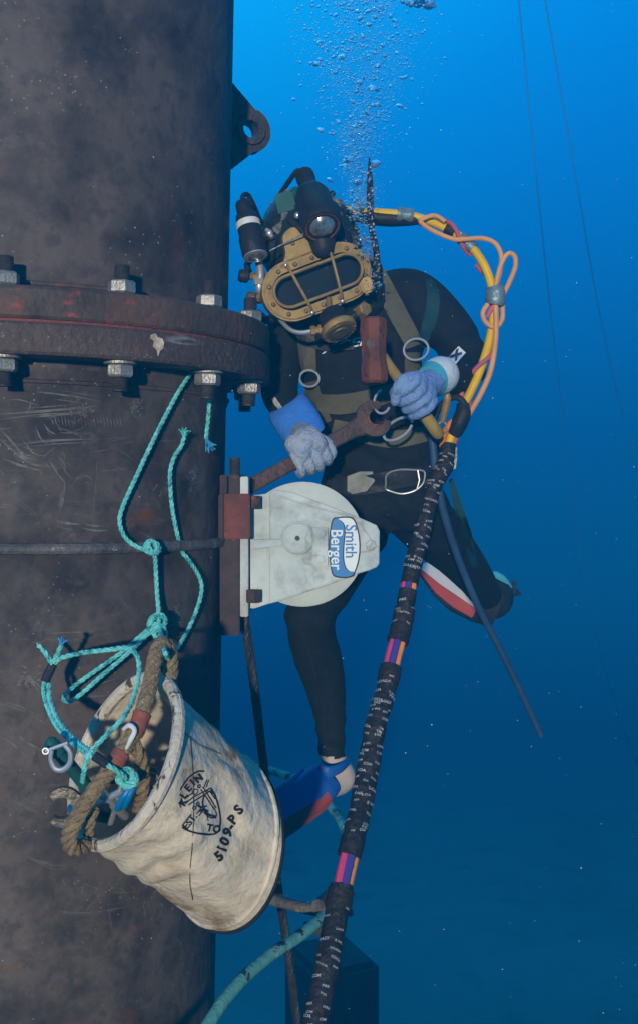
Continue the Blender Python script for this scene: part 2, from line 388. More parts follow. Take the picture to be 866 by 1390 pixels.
# ------------------------------------------------------------------ seabed
def seabed():
    b = MB(); nx, ny = 120, 150; x0, x1, y0, y1 = -44, 46, -3, 104
    for j in range(ny):
        y = y0+(y1-y0)*(j/(ny-1))**1.8
        for i in range(nx):
            x = x0+(x1-x0)*i/(nx-1)
            b.v.append(Vector((x, y, .16*noise.noise(Vector((x*.35, y*.35, 0)))-.20*(y-2.7)+.06*noise.noise(Vector((x*1.3, y*1.3, 4))))))
    for j in range(ny-1):
        for i in range(nx-1):
            k = j*nx+i; b.f.append((k, k+1, k+nx+1, k+nx)); b.m.append(0)
    tag(b.build('seabed', m_sand, smooth=180), 'dim blue green sandy seabed fading into the water', kind='structure')
seabed()

# ------------------------------------------------------------------ the big flanged pipe
PR = .457; PX, PY = -.691, 2.727; LEAN = .0194
RF, RB = .562, .5213
pipe = empty('flanged_pipe', (PX-LEAN*CAMZ, PY, 0), 'huge dark scuffed steel pipe with bolted flange joint and lug', 'pipe')
pipe.rotation_euler = (0, LEAN, 0)
Z = lambda py, Y: CAMZ+(650-py)/F*Y
def pipeY(px, py, extra=0.0):
    """distance of the pipe wall (radius PR+extra) along the pixel's ray"""
    k = (px-433)/F; cx = PX+LEAN*((650-py)/F*2.5); r = PR+extra
    a = k*k+1; bq = -2*(k*cx+PY); c = cx*cx+PY*PY-r*r
    d = bq*bq-4*a*c
    return (-bq-math.sqrt(d))/(2*a) if d > 0 else PY
def pipe_lathe(prof, seg=160, jit=0):
    b = MB(); b.lathe(prof, (0, 0, 0), (0, 0, 1), seg); return b
zt, zm, zb = CAMZ+.386, CAMZ+.318, CAMZ+.249
pipe_lathe([(PR, -.3)]+[(PR, .2+i*.2) for i in range(10)]+[(PR, zb-.065), (PR+.004, zb-.055), (PR+.002, zb-.03), (PR+.008, zb)]).build('lower_pipe', m_pipe, pipe, local=True, smooth=30)
pipe_lathe([(PR+.006, zt), (PR+.002, zt+.022), (PR, zt+.03)]+[(PR, zt+.1+i*.25) for i in range(9)]).build('upper_pipe', m_pipe_up, pipe, local=True, smooth=30)
pipe_lathe([(PR-.02, zm+.002), (RF-.004, zm+.002), (RF, zm+.008), (RF, zt-.008), (RF-.006, zt), (PR-.02, zt)]).build('upper_flange', m_flange, pipe, local=True, smooth=30)
pipe_lathe([(PR-.02, zb), (RF-.002, zb), (RF+.002, zb+.006), (RF+.002, zm-.010), (RF-.002, zm-.004), (PR-.02, zm-.004)]).build('lower_flange', m_flange2, pipe, local=True, smooth=30)
pipe_lathe([(RF-.015, zm-.006), (RF-.009, zm-.003), (RF-.009, zm+.002), (RF-.015, zm+.004)]).build('gasket', m_rust, pipe, local=True)
# bolts
def thread(r0, z0, z1):
    pr = []; z = z0
    while z < z1-.004: pr += [(r0, z), (r0*.9, z+.002)]; z += .004
    return pr+[(r0*.95, z1-.002), (r0*.8, z1)]
sb = MB(); sb.lathe([(.0165, zb-.062+.002)]+thread(.0165, zb-.062, zb-.02)+[(.016, zt+.02)]+thread(.0165, zt+.025, zt+.062), (0, 0, 0), (0, 0, 1), 16)
stud0 = sb.build('stud_bolt', m_stud, pipe, local=True)
def nutmb(z0, z1):
    b = MB(); b.lathe([(.024, z0), (.029, z0+.004), (.029, z1-.004), (.024, z1)], (0, 0, 0), (0, 0, 1), 6); return b
n1 = nutmb(zt+.002, zt+.030).build('nut', m_zinc, stud0, smooth=0, local=True)
n2 = nutmb(zb-.033, zb-.006).build('nut', m_zinc, stud0, smooth=0, local=True)
w1 = MB().lathe([(.034, zb-.006), (.034, zb-.001)], (0, 0, 0), (0, 0, 1), 20).build('washer', m_zinc, stud0, local=True)
view = math.atan2(-PY, -PX)          # direction pipe -> camera
for k in range(14):
    a = view+R(-8.0+360/14*k)
    o = stud0 if k == 0 else stud0.copy()
    if k: COL.objects.link(o); o.parent = pipe
    o.location = (RB*math.cos(a), RB*math.sin(a), 0); o.rotation_euler = (0, 0, a+random.uniform(-.5, .5))
    if k:
        for ch in (n1, n2, w1):
            c = ch.copy(); COL.objects.link(c); c.parent = o
            if ch is not w1: c.rotation_euler = (0, 0, random.uniform(0, 1))
# chip of bare filler on the flange edge
b = MB(); b.prism([(-.018, .016), (-.008, .020), (-.003, .013), (.008, .011), (.013, .004), (.011, -.010), (.003, -.016), (.0, -.026), (-.003, -.014), (-.012, -.008), (-.010, .004), (-.019, .008)], (0, 0, 0), (0, 1, 0), (0, 0, 1), (.003, 0, 0))
ch = b.build('paint_chip', m_canvas, pipe, local=True); a = view+R(24.5); ch.location = ((RF+.002)*math.cos(a), (RF+.002)*math.sin(a), CAMZ+.288); ch.rotation_euler = (0, 0, a)
# hoop rod
b = MB(); n = 96; zr = CAMZ-.143
b.tube([((PR+.011)*math.cos(2*math.pi*i/n), (PR+.011)*math.sin(2*math.pi*i/n), zr+.002*math.sin(9*i/n)) for i in range(n+1)], .0125, 10)
b.build('hoop_rod', m_rod, pipe, local=True)
# weld beads
for zz, nm in ((zb-.045, 'weld_bead'), (zt+.020, 'weld_bead')):
    b = MB(); n = 220
    b.tube([((PR+.002)*math.cos(2*math.pi*i/n), (PR+.002)*math.sin(2*math.pi*i/n), zz) for i in range(n+1)], [.005+.0018*random.random() for i in range(n+1)], 6)
    b.build(nm, m_pipe, pipe, local=True)
# padeye: thick radial plate with a bossed hole
a = view+R(103); er = Vector((math.cos(a), math.sin(a), 0)); et = Vector((-math.sin(a), math.cos(a), 0))
z0 = lambda py: Z(py, 2.80)
def eye(b, outer, inner, o, t):
    n = len(outer); base = len(b.v)
    for tt in (-t, t):
        b.v += [o+er*x+Vector((0, 0, y))+et*tt for x, y in outer]
        b.v += [o+er*x+Vector((0, 0, y))+et*tt for x, y in inner]
    for i in range(n):
        j = (i+1) % n
        for q in ((i, j, n+j, n+i), (2*n+i, 3*n+i, 3*n+j, 2*n+j), (i, 2*n+i, 2*n+j, j), (n+i, n+j, 3*n+j, 3*n+i)): b.f.append(tuple(base+x for x in q)); b.m.append(0)
pc = (PR+.084, z0(143)); outer = []; n = 48
for i in range(n):
    an = 2*math.pi*i/n; dx, dy = math.cos(an), math.sin(an)
    if dx > -.15: r = .060
    else: r = .060
    x, y = pc[0]+dx*r, pc[1]+dy*r
    if dx < .30:
        x = pc[0]+.3*.056+(dx-.3)*.095; y = pc[1]+(1 if dy > 0 else -1)*min(.128, .053+(.3-dx)*.085) if abs(dy) > .02 else pc[1]
        if dx < -.7: y = pc[1]+dy*.16
    outer.append((x, y))
b = MB(); eye(b, outer, [(pc[0]+.024*math.cos(2*math.pi*i/n), pc[1]+.024*math.sin(2*math.pi*i/n)) for i in range(n)], Vector(), .018)
pd = b.build('padeye', m_stud, pipe, local=True)
b = MB(); eye(b, [(pc[0]+.040*math.cos(2*math.pi*i/n), pc[1]+.040*math.sin(2*math.pi*i/n)) for i in range(n)], [(pc[0]+.0235*math.cos(2*math.pi*i/n), pc[1]+.0235*math.sin(2*math.pi*i/n)) for i in range(n)], Vector(), .026)
b.build('boss', m_stud, pd, local=True)

# scuffs and scrape marks worn into the pipe wall
m_scuff = mat('scuffed_bare_steel', (.150, .138, .126), (.078, .066, .056), 22, .6, 0, .3, 90, lo=.42, hi=.60)
MI = (Matrix.Translation((PX-LEAN*CAMZ, PY, 0)) @ Matrix.Rotation(LEAN, 4, 'Y')).inverted()
rsf = random.Random(17)
def scuff(b, pts, w):
    c = catmull([Vector((x, y, 0)) for x, y in pts], 5); L = []; Rr = []; n = len(c)
    for i, p in enumerate(c):
        t = (c[min(i+1, n-1)]-c[max(i-1, 0)]).normalized(); sd_ = Vector((-t.y, t.x, 0))*w*.5*(.15+math.sin(math.pi*i/(n-1)))*rsf.uniform(.6, 1.2)
        for l, q_ in ((L, p+sd_), (Rr, p-sd_)): l.append(MI @ P(q_.x, q_.y, pipeY(q_.x, q_.y)-.0009))
    k = len(b.v); b.v += L+Rr
    for i in range(n-1): b.f.append((k+i, k+i+1, k+n+i+1, k+n+i)); b.m.append(0)
b = MB()
base_ = [([(50, 532), (95, 537), (138, 545)], 2.0), ([(0, 562), (70, 557), (132, 551)], 3.2), ([(0, 569), (60, 562), (110, 560)], 1.6), ([(0, 606), (75, 598), (155, 595)], 1.6), ([(60, 575), (66, 584), (76, 590)], 2.4), ([(48, 578), (56, 596), (66, 602)], 1.8), ([(0, 582), (22, 606), (40, 628), (70, 634)], 3.2), ([(0, 596), (25, 618), (48, 632)], 2.6), ([(4, 622), (30, 632), (60, 640)], 2.2), ([(66, 622), (76, 640), (90, 657)], 2.4), ([(78, 618), (88, 630), (87, 640)], 1.6), ([(82, 680), (98, 680), (112, 684)], 1.6), ([(76, 706), (90, 710), (110, 712)], 3.4), ([(108, 716), (128, 720), (146, 720)], 2.4), ([(88, 650), (86, 680), (80, 702)], 1.6), ([(150, 606), (176, 620), (198, 640)], .9), ([(108, 650), (118, 646), (126, 652)], 1.6), ([(157, 738), (170, 715), (188, 690)], .8), ([(165, 740), (182, 700), (201, 650)], .8), ([(180, 683), (192, 687), (208, 684)], 1.4), ([(132, 622), (130, 660), (124, 716)], 1.0), ([(0, 660), (40, 690), (70, 715)], .8), ([(0, 955), (30, 965), (64, 984)], 2.0), ([(10, 985), (40, 1010), (84, 1030)], 1.6), ([(24, 918), (40, 924), (52, 936)], 3.0), ([(0, 1000), (20, 1012), (40, 1032)], 2.2), ([(0, 1075), (24, 1090), (54, 1104)], 1.4), ([(110, 1200), (160, 1212), (215, 1206)], 1.1), ([(150, 1180), (190, 1218), (200, 1262)], 1.0), ([(60, 1235), (120, 1240), (190, 1228)], 1.0), ([(10, 1150), (60, 1172), (96, 1176)], 1.0), ([(100, 500), (160, 506), (215, 506)], 1.2), ([(0, 513), (60, 509), (140, 512)], 1.4)]
for p_, w in base_:
    scuff(b, p_, w)
    for k in range(3):
        dx, dy = rsf.gauss(0, 9), rsf.gauss(0, 6); f = rsf.uniform(.35, .8); cx_, cy_ = p_[1]
        scuff(b, [(cx_+(x-cx_)*f+dx, cy_+(y-cy_)*f+dy) for x, y in p_], w*rsf.uniform(.3, .7))
for k in range(70):
    x, y = rsf.uniform(-30, 235), rsf.choice((rsf.uniform(520, 730), rsf.uniform(780, 1290))); a = rsf.choice((rsf.gauss(0, .25), rsf.uniform(-1.5, 1.5))); l = rsf.uniform(5, 22); bend = rsf.gauss(0, 2)
    scuff(b, [(x-l*math.cos(a), y-l*math.sin(a)), (x+bend, y+bend), (x+l*math.cos(a), y+l*math.sin(a))], rsf.uniform(.6, 1.5))
for k in range(22):   # comb of short vertical scrapes
    x = 70+k*4.4; scuff(b, [(x, 566+rsf.gauss(0, 2)), (x+1.5, 572), (x+2.5, 578+rsf.gauss(0, 2))], 1.2)
for x0, y0, sx0, sy0 in ((185, 545, 13, 16), (112, 560, 12, 10), (262, 640, 8, 16), (225, 665, 9, 12), (238, 838, 6, 16), (38, 925, 16, 12)):   # rubbed patches
    for k in range(34):
        x, y = x0+rsf.gauss(0, sx0*.55), y0+rsf.gauss(0, sy0*.55); a = rsf.uniform(-1.5, 1.5); l = rsf.uniform(1.5, 5)
        scuff(b, [(x-l*math.cos(a), y-l*math.sin(a)), (x+.6, y+.6), (x+l*math.cos(a), y+l*math.sin(a))], rsf.uniform(1.0, 2.6))
tag(b.build('scuff_marks', m_scuff, pipe, local=True, smooth=180), kind='stuff')
# ------------------------------------------------------------------ sheave block on its rusty bracket
SY = 2.70
sh = empty('sheave_block', P(330, 750, SY), 'white painted sheave block on a rusty bracket beside the pipe', 'pulley')
q = lambda w: w*SY/F
def pbox(b, x0, y0, x1, y1, Ya, Yb, mat=0, bev=.002):
    """box with pixel sides at the mean distance"""
    A, B = P(x0, y0, (Ya+Yb)/2), P(x1, y1, (Ya+Yb)/2)
    c = (A+B)/2; b.box(c, abs(B.x-A.x)/2, abs(Yb-Ya)/2, abs(A.z-B.z)/2, None, mat, bev); return b
b = MB(); pbox(b, 303, 645, 329, 856, SY-.07, SY+.11); b.build('bracket', m_darkrust, sh)
b = MB(); pbox(b, 305, 670, 340, 731, SY-.10, SY-.0725); br = b.build('red_block', m_rust, sh)
for q4 in ((301, 645, 309, 670, SY-.09, SY-.0725), (297, 671, 304, 735, SY-.085, SY-.0715)): b = MB(); pbox(b, *q4); b.build('weld_lug', m_darkrust, sh)
b = MB(); pbox(b, 329.3, 647, 340, 832, SY-.062, SY+.10); b.build('mounting_plate', m_white, sh)
b = MB(); zz = P(319, 646, SY-.02); b.lathe([(.0135, 0)]+[(x*.82, y) for x, y in thread(.0165, .002, .045)], zz, (0, 0, 1), 14); b.build('stud_bolt', m_stud, sh)
for yy in (818, 690): b = MB(); b.lathe([(.018, 0), (.018, .03)], P(344, yy, SY-.065), (0, 0, 1), 6); b.build('plate_nut', m_darkrust, sh, smooth=0)
# wheel: grooved sheave between two cheeks
wc = P(411, 738, SY); wr = q(84)
b = MB(); b.lathe([(.02, -.030), (wr*.93, -.030), (wr, -.026), (wr, -.020), (wr*.86, -.004), (wr*.86, .004), (wr, .020), (wr, .026), (wr*.93, .030), (.02, .030)], wc, (0, 1, 0), 72)
b.build('sheave_wheel', m_cream, sh, smooth=40)
chk = [(366, 668), (372, 665), (396, 668), (440, 684), (486, 702), (500, 708), (511, 713), (515, 721), (514.5, 765), (511, 770), (502, 774), (482, 780), (420, 802), (366, 820)]
def cheek(Y, d):
    b = MB(); pts = [P(x, y, Y) for x, y in chk]
    c = sum(pts, Vector())/len(pts); dd = Vector((0, d, 0)); k = .003
    def ins(p): return p+(c-p).normalized()*k
    b.rings([[ins(p) for p in pts], [p+dd*.15 for p in pts], [p+dd*.85 for p in pts], [ins(p)+dd for p in pts]]); return b
cheek(SY-.052, .013).build('cheek_plate', m_white, sh, smooth=25)
cheek(SY+.039, .013).build('cheek_plate', m_white, sh, smooth=25)
YF = SY-.052
b = MB(); b.prism([(340.2, 673), (372, 669), (372, 817), (346, 826), (340.2, 826)], P(0, 0, YF+.014), P(1, 0, YF+.014)-P(0, 0, YF+.014), P(0, 1, YF+.014)-P(0, 0, YF+.014), (0, .07, 0)); b.build('web_plate', m_white, sh, smooth=0)
b = MB(); b.lathe([(q(22.5), 0), (q(22.5), .012), (q(21), .014), (q(20), .014), (q(19.5), .020), (q(3), .021)], P(404, 730, YF-.0002)+Vector((0, 0, 0)), (0, -1, 0), 40)
hub = b.build('axle_cap', m_white, sh, smooth=40)
b = MB(); b.lathe([(q(3.4), .0215), (q(3.2), .025), (q(1), .026)], P(404, 730, YF), (0, -1, 0), 12); b.build('grease_nipple', m_rod, hub)
b = MB(); A, B = P(341, 739, YF), P(383, 736, YF); b.prism([(0, -q(6)), (1, -q(4)), (1, q(4)), (0, q(7))], A, B-A, Vector((0, 0, 1)), (0, -.016, 0)); b.build('stiffener_bar', m_white, sh, smooth=0)
b = MB(); pbox(b, 424, 716, 445, 768, YF-.012, YF-.0004, bev=.001); kp = b.build('keeper_plate', m_white, sh)
for y in (724, 759):
    b = MB(); b.lathe([(q(7.5), 0), (q(7.5), .002), (q(6), .002), (q(6), .009)], P(435, y, YF-.012), (0, -1, 0), 6 if y > 730 else 20); b.build('bolt_head', m_white, kp, smooth=30)
b = MB(); b.lathe([(q(8.6), 0), (q(8.6), .0025)], P(503, 740, YF), (0, -1, 0), 24); b.lathe([(q(7.5), .0025), (q(7.5), .010), (q(6.5), .012)], P(503, 740, YF), (0, -1, 0), 6); b.lathe([(q(3.6), .012), (q(3.6), .016)], P(503, 740, YF), (0, -1, 0), 14)
b.build('end_bolt', m_white, sh, smooth=30)
b = MB(); b.tube([P(378, 673, YF-.001), P(425, 688, YF-.001), P(486, 703, YF-.001)], .0022, 6); b.build('edge_weld', m_white, sh); b = MB(); b.tube([P(372, 817, YF-.001), P(430, 798, YF-.001), P(478, 781, YF-.001)], .0022, 6); b.build('edge_weld', m_white, sh)
# ---- lettering
TXT = {}
def text2d(s, bold=0.0):
    if (s, bold) in TXT: return TXT[(s, bold)]
    cu = bpy.data.curves.new('t', 'FONT'); cu.body = s; cu.align_x = 'CENTER'; cu.align_y = 'CENTER'; cu.offset = bold; cu.resolution_u = 3
    o = bpy.data.objects.new('t', cu); COL.objects.link(o)
    dg = bpy.context.evaluated_depsgraph_get(); dg.update()
    me = bpy.data.meshes.new_from_object(o.evaluated_get(dg))
    r = ([(v.co.x, v.co.y) for v in me.vertices], [tuple(p.vertices) for p in me.polygons])
    bpy.data.objects.remove(o); bpy.data.curves.remove(cu); bpy.data.meshes.remove(me)
    TXT[(s, bold)] = r; return r
def put_text(b, s, fn, size, bold=0.0, mat=0, sx=1.0):
    v, f = text2d(s, bold); k = len(b.v)
    for x, y in v: b.v.append(fn(x*size*sx, y*size))
    for q_ in f: b.f.append(tuple(k+i for i in q_)); b.m.append(mat)
def flat(b, pts, mat=0):
    k = len(b.v); b.v += pts; b.f.append(tuple(range(k, k+len(pts)))); b.m.append(mat)
# label plate: rounded, with a two tone field, words reading downwards
lab = [(450, 705), (457, 702), (470, 701), (478, 703), (483, 711), (487, 728), (488, 745), (486, 762), (481, 777), (477, 783), (468, 785), (456, 784), (450, 780), (447, 767), (445, 745), (446, 725)]
lab = [(468+(x-467)*1.0, y) for x, y in lab]
def smoothpoly(p, n=4):
    p = [Vector((x, y, 0)) for x, y in p]; m = len(p); o = []
    for i in range(m):
        a, b_, c, d = p[i-1], p[i], p[(i+1) % m], p[(i+2) % m]
        for k in range(n):
            t = k/n; v = .5*((2*b_)+(c-a)*t+(2*a-5*b_+4*c-d)*t*t+(3*b_-a-3*c+d)*t**3); o.append((v.x, v.y))
    return o
ls = smoothpoly(lab); lcx, lcy = 467.5, 743
YL = YF-.0065
b = MB(); b.rings([[P(x, y, YF-.0005) for x, y in ls], [P(x, y, YL) for x, y in ls]]); lp = b.build('name_plate', m_navy, sh)
ins = [(lcx+(x-lcx)*.92, lcy+(y-lcy)*.955) for x, y in ls]
b = MB(); flat(b, [P(x, y, YL-.0006) for x, y in ins]); b.build('plate_field', m_lwhite, lp, smooth=0)
# blue field on the left with an S-shaped border
bl = [p for p in ins]
Sx = [(462, 706.5), (466.5, 712), (468, 722), (466.5, 740), (466, 756), (468, 768), (473, 775), (480, 776)]
left = [p for p in ins if p[0] < 462 or (p[1] > 776 and p[0] < 481)]
left.sort(key=lambda p: math.atan2(p[1]-746, p[0]-460))
sx_ = [(v.x, v.y) for v in catmull([Vector((x, y, 0)) for x, y in Sx], 4)]
ll = sorted([p for p in ins if p[0] < 461 or (p[1] > 777 and p[0] < 480)], key=lambda p: (math.atan2(p[1]-745, p[0]-470)) % (2*math.pi))
poly = sx_+ll
b = MB(); k = len(b.v)
flat(b, [P(x, y, YL-.0012) for x, y in poly]); o_ = b.build('plate_blue', m_lblue, lp, smooth=0)
b = MB()
for (x0, y0), (x1, y1) in zip(sx_, sx_[1:]):
    flat(b, [P(x0-.7, y0, YL-.0018), P(x0+.7, y0, YL-.0018), P(x1+.7, y1, YL-.0018), P(x1-.7, y1, YL-.0018)])
b.build('plate_line', m_navy, lp, smooth=0)
b = MB(); put_text(b, 'Smith', lambda u, v: P(475.6+v, 735+u, YL-.0024), 22, .012, 0, .92); b.build('lettering', m_lblue, lp, smooth=0)
b = MB(); put_text(b, 'Berger', lambda u, v: P(456.2+v, 746+u, YL-.0024), 22.5, .012, 0, .90); b.build('lettering', m_lwhite, lp, smooth=0)
# wire rope falling from the block
b = MB(); b.rope([P(331, 822, SY+.01), P(335, 860, SY+.01), P(345, 930, 2.72), P(358, 1040, 2.74), P(374, 1180, 2.78), P(392, 1300, 2.82), P(415, 1480, 2.88)], .0115, .085, 6, sides=6, step=.012)
tag(b.build('wire_rope', m_wire), 'dark twisted steel wire rope hanging straight from the white sheave block', 'wire rope')

# ------------------------------------------------------------------ the diver
dv = empty('person', P(520, 700, 3.1), 'diver in black wetsuit and brass fronted helmet gripping hammer and spanner', 'person')
b = MB()
def pw(px, Y): return px*Y/F
tors = [(472, 395, 40, 3.02, .065), (476, 418, 82, 3.03, .095), (484, 450, 98, 3.04, .115), (487, 495, 84, 3.05, .125), (505, 550, 82, 3.07, .115), (518, 600, 82, 3.09, .11), (521, 650, 80, 3.11, .115), (524, 690, 76, 3.13, .125), (530, 722, 52, 3.14, .10)]
b.loft([(P(x, y, Y), (pw(h, Y), 0, pw(h, Y)*(.25 if y < 440 else .05)), (0, d, 0)) for x, y, h, Y, d in tors], 24, pw=.85)
def limb(pts, sm=5): b.tube([P(x, y, Y) for x, y, Y, r in pts], [r for *_, r in pts], 14, 0, 0, round_=True)
def limbs(pts, n=6):
    q4 = [Vector((*P(x, y, Y), )) for x, y, Y, r in pts]; c = catmull(q4, n); rr = lin([r for *_, r in pts], len(c)); b.tube(c, rr, 16, round_=True)
limbs([(510, 415, 3.04, .085), (556, 404, 3.05, .082), (596, 434, 3.03, .073), (623, 468, 2.99, .064), (631, 498, 2.94, .056), (609, 512, 2.85, .047), (586, 516, 2.78, .037)])
limbs([(430, 440, 3.03, .08), (398, 446, 3.0, .070), (383, 490, 2.97, .056), (380, 535, 2.93, .050), (396, 560, 2.885, .040), (410, 582, 2.84, .028)])
limbs([(497, 672, 3.12, .10), (485, 712, 3.08, .094), (455, 772, 2.99, .080), (424, 828, 2.89, .068), (420, 850, 2.89, .062), (431, 892, 2.95, .0655), (441, 930, 2.99, .057), (448, 975, 3.02, .044), (450, 1018, 3.04, .0365), (453, 1040, 3.04, .036)], 7)
limbs([(453, 1034, 3.04, .037), (464, 1056, 3.05, .041), (450, 1067, 3.02, .034), (432, 1078, 2.975, .024)])
limbs([(553, 675, 3.14, .10), (580, 712, 3.22, .092), (616, 750, 3.36, .073), (644, 784, 3.52, .060), (657, 804, 3.70, .054), (664, 812, 3.84, .05)], 7)
tmp = b.build('tmp', m_suit)
md = tmp.modifiers.new('r', 'REMESH'); md.mode = 'VOXEL'; md.voxel_size = .0075
md = tmp.modifiers.new('s', 'SMOOTH'); md.iterations = 9; md.factor = .5
dg = bpy.context.evaluated_depsgraph_get(); dg.update()
me = bpy.data.meshes.new_from_object(tmp.evaluated_get(dg)); bpy.data.objects.remove(tmp)
# soft neoprene creases, skin at the bare ankle
me.materials.clear(); me.materials.append(m_suit); me.materials.append(m_skin)
kn = P(424, 832, 2.9); wa = P(515, 600, 3.08); sh_ = P(590, 440, 3.03); el = P(624, 495, 2.95); hp = P(520, 700, 3.0)
for v in me.vertices:
    p = v.co
    for c, rad, amp, fr_ in ((wa, .22, .011, 62), (el, .13, .009, 75), (hp, .18, .011, 50), (kn, .12, .006, 70), (P(450, 1000, 3.03), .09, .004, 110), (P(590, 710, 3.2), .14, .008, 60)):
        d = (p-c).length
        if d < rad:
            w = (1-d/rad)**.7; ph = noise.noise(p*9)*3
            v.co = v.co+v.normal*amp*w*math.sin(fr_*(p.z+.35*p.x)+ph)
zank = P(450, 1025, 3.04).z
me.polygons.foreach_set('use_smooth', [True]*len(me.polygons))
for pl in me.polygons:
    c = pl.center
    if c.z < zank and c.x < .25: pl.material_index = 1
BVH_body = BVHTree.FromPolygons([v.co.copy() for v in me.vertices], [tuple(p.vertices) for p in me.polygons])
for v in me.vertices: v.co -= ORG[dv]
body = bpy.data.objects.new('body', me); COL.objects.link(body); body.parent = dv
CAMP = Vector((0, 0, CAMZ))
def hit(px, py, bvh, off=.003, fallback=3.0):
    d = P(px, py, 1)-CAMP
    h = bvh.ray_cast(CAMP, d.normalized())
    if h[0] is None: return P(px, py, fallback), Vector((0, -1, 0))
    nrm = h[1] if h[1].dot(d) < 0 else -h[1]
    return h[0]+nrm*off, nrm
def strap(b, pts, w, bvh, off=.006, th=.004, mat=0, n=6, fb=3.0, across=5):
    """flat webbing laid over a surface along a pixel path"""
    c = catmull([Vector((x, y, 0)) for x, y in pts], n); ww = lin(w, len(c)); rows = []
    for i, p in enumerate(c):
        t = (c[min(i+1, len(c)-1)]-c[max(i-1, 0)]).normalized(); s = Vector((-t.y, t.x, 0)); top = []; bot = []
        for k in range(across):
            f = (k/(across-1)-.5); hp_, nn = hit(p.x+s.x*ww[i]*f, p.y+s.y*ww[i]*f, bvh, 0, fb)
            top.append(hp_-(hp_-CAMP).normalized()*(off+th)); bot.append(hp_-(hp_-CAMP).normalized()*off)
        rows.append(top+bot[::-1])
    # calm the depth a little so webbing lies flat
    for _ in range(2):
        for i in range(1, len(rows)-1):
            rows[i] = [(a+b_*2+c_)/4 for a, b_, c_ in zip(rows[i-1], rows[i], rows[i+1])]
    b.rings(rows, mat); return b
# teal panels of the suit
strap(MB(), [(583, 378), (588, 405), (582, 440), (571, 470)], [10, 18, 18, 12], BVH_body, .0006, .0016, across=4, fb=3.0).build('suit_panel', m_teal, dv)
strap(MB(), [(612, 650), (622, 690), (634, 730), (645, 770)], [6, 13, 15, 9], BVH_body, .0006, .0016, across=4, fb=3.2).build('suit_panel', m_teal, dv)
strap(MB(), [(374, 455), (368, 500), (366, 540)], [8, 14, 10], BVH_body, .0006, .0016, across=4, fb=2.9).build('suit_panel', m_teal, dv)
# seams of the suit
for pts in ([(408, 850), (424, 900), (437, 960), (442, 1015)], [(433, 1014), (450, 1018), (467, 1015)], [(470, 760), (452, 800), (446, 850)], [(470, 700), (510, 715), (540, 726)]):
    b = MB(); strap(b, pts, 1.8, BVH_body, .0003, .0016, across=2, fb=3.0); b.build('suit_seam', m_black, dv)
# harness
strap(MB(), [(498, 352), (515, 378), (538, 422), (556, 455), (562, 470)], [24, 25, 26, 25, 22], BVH_body, .008, .005).build('harness_strap', m_web, dv)
strap(MB(), [(560, 478), (560, 500), (566, 530)], [20, 22, 22], BVH_body, .006, .005).build('harness_strap', m_web, dv)
strap(MB(), [(412, 430), (416, 465), (419, 505)], [24, 24, 21], BVH_body, .008, .005).build('harness_strap', m_web, dv)
strap(MB(), [(421, 518), (428, 545), (440, 575)], [20, 22, 22], BVH_body, .006, .005).build('harness_strap', m_web, dv)
strap(MB(), [(424, 545), (460, 549), (500, 542), (548, 528)], [22, 28, 26, 22], BVH_body, .010, .005).build('chest_belt', m_web, dv)
strap(MB(), [(452, 578), (500, 590), (540, 596), (592, 585)], [18, 26, 24, 20], BVH_body, .008, .005).build('chest_belt', m_web, dv)
strap(MB(), [(437, 650), (480, 660), (530, 652), (600, 640)], [22, 26, 26, 24], BVH_body, .008, .008).build('weight_belt', m_black, dv)
def ring_at(px, py, bvh, r, thick, tilt, off=.012, arc=(0, 360), sxy=(1, 1), Y=None):
    c, nn = (hit(px, py, bvh, 0)[0]+Vector((0, -.035, 0)), 0) if Y is None else (P(px, py, Y), Vector((0, -1, 0)))
    u = Vector((math.cos(R(tilt)), 0, math.sin(R(tilt)))); w = Vector((-u.z, 0, u.x))
    b = MB(); b.tube([c+u*r*sxy[0]*math.cos(R(a))+w*r*sxy[1]*math.sin(R(a)) for a in range(arc[0], arc[1]+1, 12)], thick, 8); return b
ring_at(563, 476, BVH_body, .033, .0034, 15, sxy=(1.0, .85)).build('d_ring', m_chrome, dv)
ring_at(420, 515, BVH_body, .026, .0034, -5, sxy=(1.0, .85)).build('d_ring', m_chrome, dv)
ring_at(540, 582, None, .036, .004, 35, sxy=(1.15, .6), Y=2.82, arc=(-20, 330)).build('d_ring', m_chrome, dv)
ring_at(519, 545, None, .030, .0034, 80, sxy=(1, .7), Y=2.80, arc=(20, 250)).build('d_ring', m_chrome, dv)
# belt buckle and snap hook
b = MB(); c, nn = hit(490, 652, BVH_body, .02); b.prism([(-.035, -.02), (-.02, -.03), (.02, -.026), (.042, .0), (.036, .028), (0, .032), (-.035, .022)], c, (1, 0, .1), (0, 0, 1), (0, -.010, 0), bev=.002); b.build('belt_buckle', mat('dull_buckle', (.12, .13, .115), (.08, .085, .08), 20, .5, .4, .1, 60), dv, smooth=20)
hk = [(523, 652), (524, 645), (540, 641), (560, 637), (568, 633), (571, 640), (569, 655), (560, 662), (545, 666), (528, 668), (523, 660), (523, 652)]
b = MB(); b.tube([hit(x, y, BVH_body, .022)[0] for x, y in hk], .0026, 7, smooth=4); b.tube([hit(x, y, BVH_body, .024)[0] for x, y in ((562, 640), (564, 652), (562, 661))], .0022, 6); b.build('snap_hook', m_chrome, dv)
